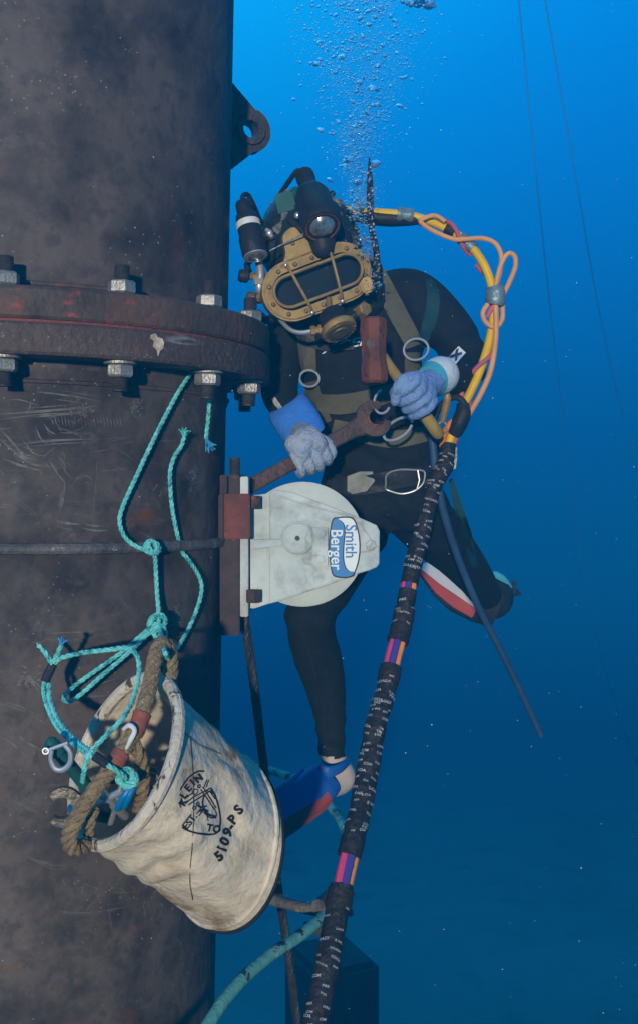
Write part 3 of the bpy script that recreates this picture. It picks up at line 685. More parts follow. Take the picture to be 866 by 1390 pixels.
# chest print and sleeve patch
bx = MB(); put_text(bx, 'XCEL', lambda u, v: hit(470+u*.96+v*.34, 468-u*.20-v, BVH_body, .005)[0], 18, .02, 0, 1.45); bx.build('chest_print', m_white2, dv, smooth=0)
b = MB(); ct = [(-1, -.75), (1, -.75), (1, .75), (-1, .75)]
def pt(u, v, off=.002): return hit(619.5+u*7.7+v*4.7, 483-u*8.5+v*4.7, BVH_body, off, 2.9)[0]
for iu in range(5):
    for iv in range(4):
        u0, u1, v0, v1 = -1+iu*.4, -.6+iu*.4, -1+iv*.5, -.5+iv*.5; flat(b, [pt(u0, v0), pt(u1, v0), pt(u1, v1), pt(u0, v1)])
pa = b.build('sleeve_patch', m_lwhite, dv, smooth=0)
b = MB()
for (a, c_) in (((-.7, -.7), (.6, .6)), ((-.6, .6), (.7, -.7))):
    d = Vector((c_[0]-a[0], c_[1]-a[1])); s = Vector((-d.y, d.x)).normalized()*.2
    for q_ in range(6):
        A_ = Vector(a)+d*q_/6; B_ = Vector(a)+d*(q_+1)/6; flat(b, [pt(A_.x-s.x, A_.y-s.y, .004), pt(A_.x+s.x, A_.y+s.y, .004), pt(B_.x+s.x, B_.y+s.y, .004), pt(B_.x-s.x, B_.y-s.y, .004)])
b.build('patch_print', m_ltblue, pa, smooth=0)

# ---- gloves: palm, four fingers and thumb, grown together
def glove(segs, mats, matf, voxel=.0026, it=3, name='glove'):
    b = MB()
    for pts, rr in segs:
        c = catmull(pts, 6) if len(pts) > 2 else catmull(pts, 4)
        b.tube(c, lin(rr, len(c)), 12, round_=True)
    tmp = b.build('tmp', m_suit)
    md = tmp.modifiers.new('r', 'REMESH'); md.mode = 'VOXEL'; md.voxel_size = voxel
    md = tmp.modifiers.new('s', 'SMOOTH'); md.iterations = it; md.factor = .5
    dg = bpy.context.evaluated_depsgraph_get(); dg.update()
    me = bpy.data.meshes.new_from_object(tmp.evaluated_get(dg)); bpy.data.objects.remove(tmp)
    me.materials.clear()
    for m in mats: me.materials.append(m)
    for v in me.vertices:
        p = v.co; v.co = p+v.normal*(.0012*noise.noise(p*60)+.0006*noise.noise(p*150))
    for pl in me.polygons: pl.material_index = matf(pl.center); pl.use_smooth = True
    for v in me.vertices: v.co -= ORG[dv]
    o = bpy.data.objects.new(name, me); COL.objects.link(o); o.parent = dv; return o
# spanner line: grip centre and direction
SA, SB = P(336, 662, 2.72), P(500, 572, 2.80)
sdir = (SB-SA).normalized()
def onsp(px): return SA.lerp(SB, (px-336)/(500-336))
# image-left hand: back of the hand towards camera, fingers over the bar
G = onsp(420); side = sdir; dn = Vector((0, 0, -1)); dn = (dn-side*dn.dot(side)).normalized(); fw = side.cross(dn); fw = fw if fw.y < 0 else -fw
segs = [([P(402, 572, 2.83), P(410, 588, 2.80), G+dn*-.035+fw*.022], [.034, .034, .034]),
        ([G-dn*.040-side*.028+fw*.016, G-dn*.014-side*.026+fw*.034], [.026, .024]),
        ([G-dn*.040+side*.016+fw*.016, G-dn*.014+side*.020+fw*.034], [.027, .025])]
for i, s_ in enumerate((-.046, -.021, .004, .028)):
    B0 = G+side*s_; L = (.92, 1.03, 1.08, .98)[i]; r0 = (.0105, .0115, .0118, .0115)[i]
    segs.append(([B0-dn*.020+fw*.030, B0+dn*.006*L+fw*.036, B0+dn*.030*L+fw*.026, B0+dn*.040*L+fw*.004, B0+dn*.030*L-fw*.014], [r0*1.05, r0*1.06, r0, r0*.95, r0*.85]))
segs.append(([G-dn*.030+side*.030+fw*.008, G-dn*.004+side*.046+fw*.014, G+dn*.020+side*.047+fw*.018, G+dn*.030+side*.040+fw*.016], [.016, .0145, .0135, .011]))
glove(segs, [m_glove2], lambda c: 0)
b = MB(); b.loft([(P(388, 548, 2.872), (.046, -.012, .026), (.005, .052, .016)), (P(394, 558, 2.86), (.050, -.012, .029), (.005, .055, .016)), (P(403, 571, 2.835), (.051, -.012, .028), (.005, .054, .016)), (P(412, 586, 2.81), (.050, -.01, .024), (.005, .050, .016)), (P(416, 592, 2.80), (.046, -.01, .022), (.005, .046, .016))], 24)
b.build('glove_cuff', m_cuffb, dv, smooth=60)
b = MB(); strap(b, [(371, 540), (376, 548), (382, 555)], [6, 7, 5], BVH_body, .001, .002, across=3, fb=2.86); b.build('wrist_tag', m_print, dv)
# hammer line and image-right fist
HA, HB = P(512, 474, 2.63), P(594, 588, 2.74)
hd = (HB-HA).normalized(); HG = P(563, 534, 2.70)
HG = HA+hd*((HG-HA).dot(hd))
hs = Vector((hd.z, 0, -hd.x)).normalized()       # across the handle, in the picture: up-right or down-left
if hs.x < 0: hs = -hs
hf = hd.cross(hs); hf = hf if hf.y < 0 else -hf  # towards the camera
segs = [([P(604, 510, 2.80), P(590, 516, 2.765), HG+hs*.030-hf*.006], [.036, .035, .033]),
        ([HG+hs*.034-hd*.026, HG+hs*.028-hd*.022+hf*.014], [.026, .024]), ([HG+hs*.034+hd*.018, HG+hs*.028+hd*.020+hf*.012], [.026, .023])]
for i, s_ in enumerate((-.040, -.014, .011, .034)):
    B0 = HG+hd*s_; r0 = (.0118, .0124, .0120, .0108)[i]; L = (1, 1.05, 1.0, .9)[i]
    segs.append(([B0+hs*.036+hf*.016, B0+hs*.020*L+hf*.033, B0-hs*.010*L+hf*.030, B0-hs*.030*L+hf*.010, B0-hs*.026*L-hf*.010], [r0*1.1, r0*1.08, r0, r0*.95, r0*.85]))
segs.append(([HG+hs*.028-hd*.040, HG+hs*.004-hd*.056+hf*.016, HG-hs*.022-hd*.048+hf*.024, HG-hs*.040-hd*.030+hf*.022], [.018, .0165, .0155, .013]))
glove(segs, [m_glove], lambda c: 0)
b = MB(); e1 = Vector((.30, .25, .90)).normalized(); ax_ = (P(618, 502, 2.84)-P(585, 517, 2.755)).normalized(); e1 = (e1-ax_*e1.dot(ax_)).normalized(); e2 = ax_.cross(e1)
b.loft([(P(582, 518, 2.752), e1*.040, e2*.037), (P(588, 514, 2.768), e1*.046, e2*.043), (P(594, 511, 2.782), e1*.049, e2*.047), (P(600, 508, 2.80), e1*.048, e2*.047), (P(604, 506, 2.812), e1*.043, e2*.042)], 24, matf=lambda t, s_: 1 if t < .15 else 0)
b.build('glove_cuff', [m_cuffw, m_cufft], dv, smooth=60)

# ---- fins
def fin(rows, mats, matf, name='fin'):
    """rows: centre px,py,Y, half width vector (px dx,dy, depth), thickness"""
    b = MB(); rr = []
    for (x, y, Y, wx, wy, wd, th) in rows:
        c = P(x, y, Y); a = Vector((wx*Y/F, wd, -wy*Y/F)); t = (P(rows[-1][0], rows[-1][1], rows[-1][2])-P(rows[0][0], rows[0][1], rows[0][2])).normalized()
        rr.append((c, a, a.cross(t).normalized()*th))
    # refine
    R2 = []
    for (c0, a0, b0), (c1, a1, b1) in zip(rr, rr[1:]):
        for k in range(5): f = k/5; R2.append((c0.lerp(c1, f), a0.lerp(a1, f), b0.lerp(b1, f)))
    R2.append(rr[-1]); b.loft(R2, 28, 0, matf, pw=.8); o = b.build(name, mats, dv, smooth=50); return o, rr
def fm1(t, s):
    u = math.cos(2*math.pi*(s+.5/28))       # +1 = upper edge ... -1 = lower edge
    return 1 if u < -.30 and t > .26 else 0
o, rr = fin([(439, 1059, 3.005, -18, -19, -.01, .042), (430, 1067, 2.98, -19, -22, -.01, .045), (420, 1077, 2.95, -19, -23, -.02, .036), (400, 1092, 2.90, -19, -24, -.02, .014), (372, 1110, 2.86, -20, -27, -.03, .007), (345, 1130, 2.82, -21, -28, -.03, .005)], [m_finblue, m_finred], fm1)
b = MB()
for (c, a, bb) in rr[2:]: pass
b.tube([c+a*1.0 for c, a, bb in rr[1:]], [.006, .008, .008, .006, .004], 8, smooth=4); b.tube([c-a*1.0 for c, a, bb in rr[1:]], [.006, .008, .008, .006, .004], 8, 1, smooth=4); b.build('side_rail', [m_finblue, m_finred], o)
b = MB(); b.tube([P(432, 1044, 2.97), P(446, 1049, 2.965), P(462, 1043, 2.99), P(473, 1034, 3.03)], [.016, .017, .015, .012], 10, smooth=5, ell=.45, up=Vector((0, 0, 1))); b.build('heel_strap', m_finblue, o)
def fm2(t, s):
    u = math.cos(2*math.pi*(s+.5/28))
    return 2 if t < .22 else (0 if u > -.15 else (1 if u > -.80 else 2))
o2, rr = fin([(668, 824, 3.78, 8, -26, 0, .055), (648, 820, 3.76, 8, -24, 0, .045), (622, 802, 3.74, 12, -27, .02, .02), (598, 786, 3.72, 11, -22, .02, .009), (577, 774, 3.70, 6, -10, .02, .006), (566, 770, 3.70, 3, -4, .01, .004)], [m_finwhite, m_finred, m_black], fm2)
b = MB(); b.sphere(P(668, 810, 3.84), .078, 20, sc=(.95, 1.1, 1)); b.build('boot', m_black, dv)
b = MB(); b.tube([P(672, 780, 3.80), P(682, 786, 3.80), P(690, 797, 3.82)], .013, 8, smooth=4, round_=True); b.build('fin_strap', m_cufft, dv)
b = MB(); b.tube([P(690, 808, 3.84), P(698, 804, 3.84), P(704, 806, 3.84)], [.01, .016, .008], 8, smooth=3, round_=True); b.tube([P(697, 804, 3.84), P(698, 794, 3.84), P(696, 788, 3.84)], .006, 6, smooth=3); b.build('strap_buckle', m_black, dv)

# ---- helmet
HY = 2.84
b = MB(); tl = Matrix.Rotation(R(-20), 3, 'Y')
def skull(b):
    b.sphere(P(421, 332, HY+.10), .137, 28, sc=(.98, 1.05, 1.12), M=tl)
skull(b); b.loft([(P(452, 372, HY+.09), (.115, 0, .03), (0, .11, 0)), (P(458, 405, HY+.10), (.125, 0, .04), (0, .115, 0)), (P(464, 432, HY+.13), (.120, 0, .03), (0, .11, 0)), (P(468, 450, HY+.17), (.10, 0, .02), (0, .10, 0))], 24)
hel = b.build('helmet', m_shell, dv, smooth=60)
# face frame basis: long axis rises to the right, turned a little to the left of the camera and down
ang = R(22)
FX = Vector((math.cos(ang), .10, math.sin(ang))).normalized()
FNn = Vector((-.10, -.97, -.16)); FNn = (FNn-FX*FNn.dot(FX)).normalized()
FZ = FX.cross(FNn); FZ = FZ if FZ.z > 0 else -FZ
FC = P(430, 382, HY-.05)
fp = lambda u, v, d=0.0: FC+FX*pw(u, HY)+FZ*pw(v, HY)+FNn*d
def ringplate(b, o, i, d0, d1, mat=0):
    n = len(o); k = len(b.v)
    for d in (d0, d1):
        b.v += [fp(x, y, d) for x, y in o]+[fp(x, y, d) for x, y in i]
    for j in range(n):
        m = (j+1) % n
        for q_ in ((j, m, n+m, n+j), (2*n+j, 3*n+j, 3*n+m, 2*n+m), (j, 2*n+j, 2*n+m, m), (n+j, n+m, 3*n+m, 3*n+j)): b.f.append(tuple(k+x for x in q_)); b.m.append(mat)
out_ = stadium(36, 37, 14); in_ = stadium(37, 25.5, 14)
b = MB(); ringplate(b, out_, in_, -.02, .014); ringplate(b, stadium(36, 40, 14), stadium(36, 31, 14), -.05, .006)
fr = b.build('port_frame', m_brass, hel, smooth=35)
b = MB(); b.rings([[fp(x, y, -.01) for x, y in stadium(37, 27, 14)], [fp(x, y, -.004) for x, y in stadium(37, 27, 14)]]); b.build('port_glass', m_glass, hel)
for k in range(14):
    p = stadium(36, 31.2, 14); L = [Vector((x, y)) for x, y in p]; per = sum((L[i]-L[i-1]).length for i in range(len(L))); s_ = per*(k+.35)/14
    for i in range(len(L)):
        d = (L[(i+1) % len(L)]-L[i]).length
        if s_ <= d: c = L[i].lerp(L[(i+1) % len(L)], s_/d); break
        s_ -= d
    b = MB(); b.lathe([(.0058, .0), (.0058, .004), (.004, .006), (.0005, .0065)], fp(c.x, c.y, .014), FNn, 10); b.build('frame_screw', m_brassd, hel)
b = MB(); g = stadium(41, 20.5, 12); b.tube([fp(x, y, .032) for x, y in g]+[fp(*g[0], .032)], .0042, 8)
for x, lean in ((-27, 5), (25, -4)):
    b.tube([fp(x-lean, 34, .016), fp(x-lean*.7, 24, .034), fp(x+lean*.7, -24, .034), fp(x+lean, -36, .016)], .0038, 8, smooth=3)
b.build('port_guard', m_brass, hel)
for x, y in ((-32, 34), (29, 34), (-22, -36), (21, -36)):
    b = MB(); b.sphere(fp(x, y, .018), .007, 10); b.build('guard_screw', m_chrome, hel)
# tall brass bracket above the frame
b = MB(); br = [(-50, 22), (-36, 36), (-26, 50), (-21, 72), (-3, 78), (4, 64), (14, 52), (34, 40), (30, 30), (0, 28), (-30, 26)]
b.rings([[fp(x, y, -.030) for x, y in smoothpoly(br, 4)], [fp(x, y, .002) for x, y in smoothpoly(br, 4)], [fp(x*.96-.4, 30+(y-30)*.965+1, .006) for x, y in smoothpoly(br, 4)]]); b.build('brow_bracket', m_brass, hel, smooth=0)
b = MB(); b.lathe([(.006, 0), (.006, .003), (.003, .005)], fp(-12, 58, .004), FNn, 10); b.build('frame_screw', m_brassd, hel)
# regulator, its nut, knob and bent tube
RC = P(460, 447, HY-.085); rn = Vector((.05, -.40, -.92)).normalized()
rx = FX; 
def disc(b, c, prof, u, w, nn, seg=36, mat=0, matf=None):
    b.rings([[c+(u*math.cos(2*math.pi*j/seg)+w*math.sin(2*math.pi*j/seg))*r+nn*h for j in range(seg)] for r, h in prof], mat, True, True, matf)
rnn = (rn-FX*rn.dot(FX)).normalized(); rw = rnn.cross(FX)
b = MB(); disc(b, RC, [(.040, -.014), (.0455, -.008), (.0455, .004), (.043, .007), (.036, .007)], FX, rw, rnn); reg = b.build('regulator_body', m_brass, hel, smooth=40)
b = MB(); disc(b, RC, [(.030, -.055), (.036, -.045), (.038, -.0145), (.036, -.012)], FX, rw, rnn); b.build('regulator_housing', m_black, hel, smooth=40)
b = MB(); disc(b, RC, [(.0355, .004), (.034, .009), (.022, .010), (.021, .013), (.004, .014)], FX, rw, rnn); b.build('regulator_cover', m_brassd, hel, smooth=40)
for k in range(10):
    a = 2*math.pi*k/10; b = MB(); b.sphere(RC+(FX*math.cos(a)+rw*math.sin(a))*.040+rnn*.007, .0032, 8); b.build('cover_screw', m_brassd, hel)
b = MB(); b.lathe([(.016, -.02), (.019, -.016), (.019, .014), (.015, .018)], P(492, 421, HY-.06), (.45, -.75, .2), 6); b.build('brass_nut', m_brass, hel, smooth=0)
b = MB(); b.tube([P(478, 430, HY-.05), P(488, 424, HY-.055)], .012, 10); b.build('adjuster_stem', m_black, hel)
b = MB(); b.tube([P(446, 406, HY-.06), P(446, 424, HY-.085)], .008, 10, round_=True); b.sphere(P(446, 423, HY-.085), .011, 12); b.build('dial_knob', m_brass, hel)
b = MB(); b.tube([P(374, 420, HY-.01), P(381, 434, HY-.03), P(394, 447, HY-.05), P(408, 451, HY-.06), P(424, 449, HY-.065)], .0058, 10, smooth=5); b.build('bent_tube', m_chrome, hel)
b = MB(); b.lathe([(.011, -.016), (.013, -.014), (.013, -.004), (.009, -.003), (.009, .004), (.013, .005), (.013, .014)], P(430, 448, HY-.067), (1, 0, .15), 6); b.build('tube_fitting', m_brass, hel, smooth=0)
pbx = MB(); pbx.box(P(497, 388, HY-.04), .016, .02, .020, Matrix.Rotation(R(-22), 3, 'Y'), 0, .005); pbx.build('hinge_block', m_brass, hel)
# side valves on the left
b = MB(); b.lathe([(.012, 0), (.0175, .004), (.0175, .02), (.014, .026)], P(338, 375, HY-.01), (-1, -.25, .1), 16); b.build('valve_knob', m_black, hel)
b = MB(); b.tube([P(366, 374, HY+.01), P(338, 375, HY-.01)], .008, 10); b.lathe([(.012, 0), (.012, .014)], P(344, 375, HY-.008), (1, 0, 0), 6); b.build('valve_stem', m_brass, hel)
b = MB(); b.tube([P(352, 352, HY), P(354, 372, HY-.01), P(352, 388, HY-.012), P(356, 402, HY)], .011, 12, smooth=4); b.lathe([(.015, 0), (.015, .016)], P(352, 378, HY-.014), (0, 0, -1), 8); b.build('valve_body', m_chrome, hel)
b = MB(); b.tube([P(338, 368, HY), P(336, 358, HY+.01), P(345, 350, HY+.02), P(360, 352, HY+.04)], .009, 10, smooth=4); b.build('valve_hose', m_black, hel)
b = MB(); b.lathe([(.009, 0), (.014, .004), (.014, .018), (.010, .022)], P(346, 404, HY-.01), (-.9, -.3, .2), 14); b.tube([P(346, 404, HY-.01), P(362, 396, HY+.02)], .007, 8); b.tube([P(350, 410, HY-.01), P(352, 398, HY-.005)], .011, 10); b.build('bleed_valve', m_brassd, hel)
# hoses and strap bulk round the hood
for pts, r_ in (([(462, 300, HY+.02), (478, 318, HY+.03), (482, 345, HY+.03), (474, 372, HY+.02)], .017), ([(380, 300, HY+.01), (372, 326, HY-.01), (366, 352, HY)], .013), ([(452, 330, HY-.03), (468, 338, HY-.01), (476, 352, HY)], .011), ([(396, 300, HY-.03), (410, 312, HY-.04), (420, 322, HY-.03)], .011)):
    b = MB(); b.tube([P(*p) for p in pts], r_, 10, smooth=5, round_=True); b.build('hood_hose', m_black, hel)
# lamp on the left
def lamp_dir(a, c): return (c-a).normalized()
A, B = P(330, 272, HY-.03), P(347, 346, HY-.07); d = lamp_dir(A, B); L = (B-A).length
b = MB(); b.lathe([(.013, 0), (.019, .004), (.022, .012), (.022, L*.24), (.027, L*.27), (.030, L*.40), (.030, L*.62), (.033, L*.70), (.033, L*.97), (.030, L)], A, d, 28); lm = b.build('helmet_lamp', m_black, hel, smooth=40)
b = MB(); b.lathe([(.0306, L*.40), (.0312, L*.41), (.0312, L*.50), (.0306, L*.51)], A, d, 28); b.build('lamp_band', m_white2, hel)
b = MB(); b.lathe([(.029, L), (.031, L+.001), (.031, L+.004), (.027, L+.005)], A, d, 28); b.build('lamp_bezel', m_chrome, hel)
b = MB(); b.lathe([(.026, L+.002), (.018, L+.0065), (.002, L+.008)], A, d, 28); b.build('lamp_lens', m_lens, hel)
b = MB(); b.tube([P(330, 273, HY-.03), P(330, 265, HY-.03), P(337, 264, HY-.02), P(345, 279, HY), P(354, 300, HY+.05), P(362, 310, HY+.08)], .0062, 8, smooth=6); b.build('lamp_cable', m_black, hel)
b = MB(); b.tube([P(352, 318, HY-.03), P(372, 322, HY-.01)], .015, 10); b.build('lamp_arm', m_black, hel)
b = MB(); b.sphere(P(404, 292, HY-.06), .009, 10); b.build('arm_bolt', m_chrome, hel); b = MB(); b.sphere(P(366, 316, HY-.035), .010, 10); b.tube([P(362, 311, HY-.03), P(370, 322, HY-.04)], .006, 8); b.build('arm_bolt', m_chrome, hel)
# video camera and light on the crown
A, B = P(413, 236, HY+.0), P(437, 306, HY-.12); d = lamp_dir(A, B); L = (B-A).length
b = MB(); b.lathe([(.018, -.006), (.024, 0), (.025, L*.10), (.023, L*.12), (.025, L*.30), (.037, L*.36), (.044, L*.44), (.046, L*.72), (.050, L*.78), (.050, L*.98), (.046, L*1.02), (.040, L*1.02)], A, d, 32); b.build('helmet_camera', m_black, hel, smooth=35)
b = MB(); b.lathe([(.041, L*1.018), (.043, L*1.03), (.040, L*1.03), (.037, L*1.0)], A, d, 32); b.build('camera_bezel', m_rust, hel)
b = MB(); b.lathe([(.036, L*.995), (.028, L*1.05), (.016, L*1.09), (.002, L*1.10)], A, d, 32); b.build('camera_lens', m_lens, hel)
b = MB(); b.tube([P(436, 312, HY-.06), P(438, 335, HY-.07)], [.042, .030], 18, round_=True); b.build('camera_mount', m_black, hel)
b = MB(); b.tube([P(412, 234, HY), P(404, 231, HY+.0), P(392, 246, HY+.02), P(380, 264, HY+.06), P(372, 280, HY+.09)], .0066, 8, smooth=6); b.build('camera_cable', m_black, hel)
b = MB(); b.box(P(388, 277, HY+.0), .024, .022, .028, Matrix.Rotation(R(-14), 3, 'Y'), 0, .005); b.build('teal_box', m_tealbox, hel)
b = MB(); b.sphere(P(407, 268, HY+.02), .03, 16); b.build('teal_dome', m_tealbox, hel)
b = MB(); b.tube([P(366, 340, HY-.08), P(420, 313, HY-.095)], .0018, 6); b.build('steel_pin', m_silver, hel)
b = MB()
for i in range(46):
    x, y = random.uniform(362, 480), random.uniform(286, 350)
    h = BVHTree.FromPolygons
rs2 = random.Random(3); cc = P(420, 332, HY+.10)
for i in range(40):
    a, e = rs2.uniform(-1.3, 1.3), rs2.uniform(-.2, 1.2); dd = Vector((math.sin(a)*math.cos(e), -math.cos(a)*math.cos(e), math.sin(e)))
    p = cc+Vector((dd.x*.13, dd.y*.137, dd.z*.146)); s_ = rs2.uniform(.006, .016)
    b = MB()
    if rs2.random() < .5: b.box(p, s_, s_*.6, s_*.7, Matrix.Rotation(rs2.uniform(0, 3), 3, 'Y'), 0, .002)
    else: b.lathe([(s_*.7, -.01), (s_*.7, .008), (s_*.4, .011)], p, dd, 10)
    b.build('helmet_fitting', m_shell, hel)
b = MB(); strap(b, [(392, 440), (430, 470), (480, 470)], [8, 10, 8], BVH_body, .01, .006); b.build('neck_dam', m_black, dv)
b = MB(); b.tube([P(350, 425, 2.90), P(362, 434, 2.88), P(372, 430, 2.87)], .012, 8, smooth=3); b.build('neck_clamp', m_black, hel)

# ------------------------------------------------------------------ hammer held in the raised fist
hm = empty('sledge_hammer', P(508, 478, 2.63), 'rusty steel hammer with yellow handle held in the gloved fist', 'hammer')
b = MB(); hc = P(507, 476, 2.63); up = Vector((-.02, .06, 1)).normalized(); e1 = Vector((1, 0, .02)).normalized(); e2 = Vector((0, -1, .06)).normalized()
prof = [(-.079, .024), (-.073, .031), (-.045, .033), (-.022, .029), (.0, .030), (.022, .029), (.045, .033), (.073, .031), (.079, .024)]
rs = []
for h, w in prof: rs.append([hc+up*h+e1*w*x+e2*w*y for x, y in circ(1.05, 8, ph=R(22.5))])
b.rings(rs); b.build('hammer_head', m_hamhead, hm, smooth=30)
b = MB(); disc(b, hc+e2*.0285+up*.012-e1*.008, [(.010, -.004), (.010, .0016), (.004, .002)], e1, up*1.25, e2, 16); b.build('eye_wedge', m_stud, hm)
b = MB(); b.tube([HA+hd*-.012, HA+hd*.02, HA+hd*.06, HA+hd*.12, HB-hd*.03, HB], [.012, .0135, .0125, .0135, .0165, .0155], 14, smooth=4, round_=True, up=e1); b.build('handle', m_wood, hm)

# ------------------------------------------------------------------ slugging spanner
sp = empty('spanner', SA, 'long rusty open ended spanner gripped by the lower glove', 'spanner')
b = MB(); nrm = Vector((0, -1, 0)); nrm = (nrm-sdir*nrm.dot(sdir)).normalized(); ac = nrm.cross(sdir); ac = ac if ac.z > 0 else -ac
rs = []
for t, w, th in ((0, .019, .010), (.04, .0185, .010), (.5, .0180, .009), (.85, .0195, .009), (.93, .026, .010)):
    c = SA.lerp(SB, t); rs.append([c+ac*w*x*.5*2+nrm*th*y for x, y in ((-1, -.6), (-.8, -1), (.8, -1), (1, -.6), (1, .6), (.8, 1), (-.8, 1), (-1, .6))])
b.rings(rs); b.build('shaft', m_spanner, sp, smooth=30)
hc = SB+sdir*.020
def jaw(rout, rin, a0, a1, n=26):
    b = MB(); rs = []
    for i in range(n+1):
        a = R(a0+(a1-a0)*i/n); f = abs(i/n-.5)*2; ro = rout*(1-.22*f**3)
        d = sdir*math.cos(a)+ac*math.sin(a)
        rs.append([hc+d*rin+nrm*.014, hc+d*ro+nrm*.011, hc+d*ro-nrm*.011, hc+d*rin-nrm*.014])
    b.rings(rs); return b
jaw(.050, .022, 40, 318).build('jaw', m_spanner, sp, smooth=40)
jaw(.0222, .0188, 60, 300).build('jaw_face', m_orust, sp, smooth=40)
b = MB(); n = 24; c0 = SA-sdir*.008
rs = []
for i in range(n+1):
    a = 2*math.pi*i/n; d = sdir*math.cos(a)+Vector((0, 1, 0))*math.sin(a)
    rs.append([c0+d*.018+Vector((0, 0, .012)), c0+d*.032+Vector((0, 0, .011)), c0+d*.032-Vector((0, 0, .013)), c0+d*.018-Vector((0, 0, .013))])
b.rings(rs, caps=False); b.build('ring_end', m_spanner, sp, smooth=40)

# ------------------------------------------------------------------ umbilical
um = empty('umbilical', P(440, 1380, 2.2), 'thick black taped umbilical with yellow and orange hoses running to the helmet', 'umbilical')
ypx = [(462, 284, 2.93), (495, 287, 2.93), (530, 289, 2.92), (565, 294, 2.92), (600, 307, 2.91), (632, 327, 2.90), (655, 356, 2.89), (667, 388, 2.89), (670, 420, 2.88), (664, 462, 2.87), (650, 506, 2.86), (632, 545, 2.86), (618, 575, 2.86), (608, 606, 2.86)]
yp = catmull([P(*p) for p in ypx], 8)
b = MB(); b.tube(yp, .0115, 14); b.build('yellow_hose', m_yellow, um)
# pink line spiralling round it
def helix(path, off, turns0, a0=0, r=.0055, sides=8, lo=0., hi=1.):
    pts = resample(path, .012); fr_ = frames(pts); c = []
    for i, (p, (t, u, w)) in enumerate(zip(pts, fr_)):
        f = i/(len(pts)-1)
        if f < lo or f > hi: continue
        a = a0+2*math.pi*turns0*f; c.append(p+(u*math.cos(a)+w*math.sin(a))*off)
    return c
for lo, hi, ph in ((.22, .42, 2.4), (.44, .62, 0.6), (.63, .99, 1.2)):
    b = MB(); b.tube(helix(yp, .0175, 5.4, ph, lo=lo, hi=hi), .0058, 8); b.build('pink_line', m_pink, um)
ol = [(570, 300, 2.90), (572, 296, 2.89), (588, 293, 2.885), (600, 297, 2.885)]
b = MB()
b.tube([P(*p) for p in [(604, 300, 2.89), (590, 292, 2.89), (573, 297, 2.89), (572, 302, 2.89), (590, 314, 2.89), (615, 324, 2.88), (632, 324, 2.875), (655, 323, 2.88), (672, 330, 2.88), (680, 346, 2.88), (679, 365, 2.88), (674, 385, 2.87), (671, 402, 2.865)]], .0062, 9, smooth=6)
b.tube([P(*p) for p in [(671, 405, 2.86), (673, 385, 2.865), (680, 358, 2.87), (689, 344, 2.87), (698, 347, 2.87), (699, 362, 2.87), (690, 385, 2.87), (682, 402, 2.87), (682, 420, 2.87), (681, 434, 2.865), (672, 444, 2.86), (659, 437, 2.86), (655, 424, 2.86), (662, 412, 2.86)]], .0062, 9, smooth=6)
b.tube([P(*p) for p in [(672, 402, 2.86), (673, 430, 2.855), (672, 465, 2.85), (665, 505, 2.845), (652, 535, 2.84), (640, 556, 2.84), (628, 575, 2.85), (616, 590, 2.85)]], .0072, 9, smooth=6)
b.build('orange_line', m_orange, um)
b = MB(); b.tube([P(*p) for p in [(624, 566, 2.83), (612, 574, 2.83), (603, 588, 2.84), (600, 606, 2.86)]], .008, 9, smooth=5); b.build('orange_hose', m_orange2, um)
b = MB(); b.tube([P(*p) for p in [(626, 530, 2.87), (627, 555, 2.87), (622, 585, 2.87), (614, 606, 2.87)]], .0075, 9, smooth=5); b.build('pink_hose', m_pink, um)
# tape bands
def band(path, i0, i1, r, m, name, ov=.0):
    b = MB(); pts = path[i0:i1+1]; b.tube(pts, [r*(1+.08*math.sin(k*2.1)) for k in range(len(pts))], 14); return b.build(name, m, um)
band(yp, 18, 23, .020, m_silver, 'silver_tape'); band(yp, 33, 36, .0135, m_tape, 'black_band'); band(yp, 38, 43, .0165, m_silver, 'silver_tape')
b = MB(); b.tube([P(670, 388, 2.868), P(672, 396, 2.868), P(672, 408, 2.866), P(671, 414, 2.866)], [.021, .026, .027, .022], 16, smooth=4); b.build('silver_tape', m_silver, um, smooth=30)
b = MB(); b.tube([P(*p) for p in [(478, 292, 2.94), (500, 294, 2.935), (530, 296, 2.93), (556, 297, 2.925), (576, 300, 2.92)]], [.014, .021, .022, .018, .007], 14, smooth=5); b.build('foam_sleeve', m_black, um)
# black hose looping to the side, its thick sleeve
b = MB(); b.tube([P(*p) for p in [(588, 575, 2.84), (594, 556, 2.83), (606, 543, 2.82), (620, 539, 2.82), (630, 548, 2.82), (631, 565, 2.82)]], .0085, 10, smooth=6); b.build('black_hose', m_black, um)
b = MB(); b.tube([P(*p) for p in [(628, 548, 2.83), (628, 562, 2.825), (622, 576, 2.83), (617, 587, 2.84)]], [.016, .021, .022, .020], 14, smooth=5); b.build('hose_sleeve', m_black, um)
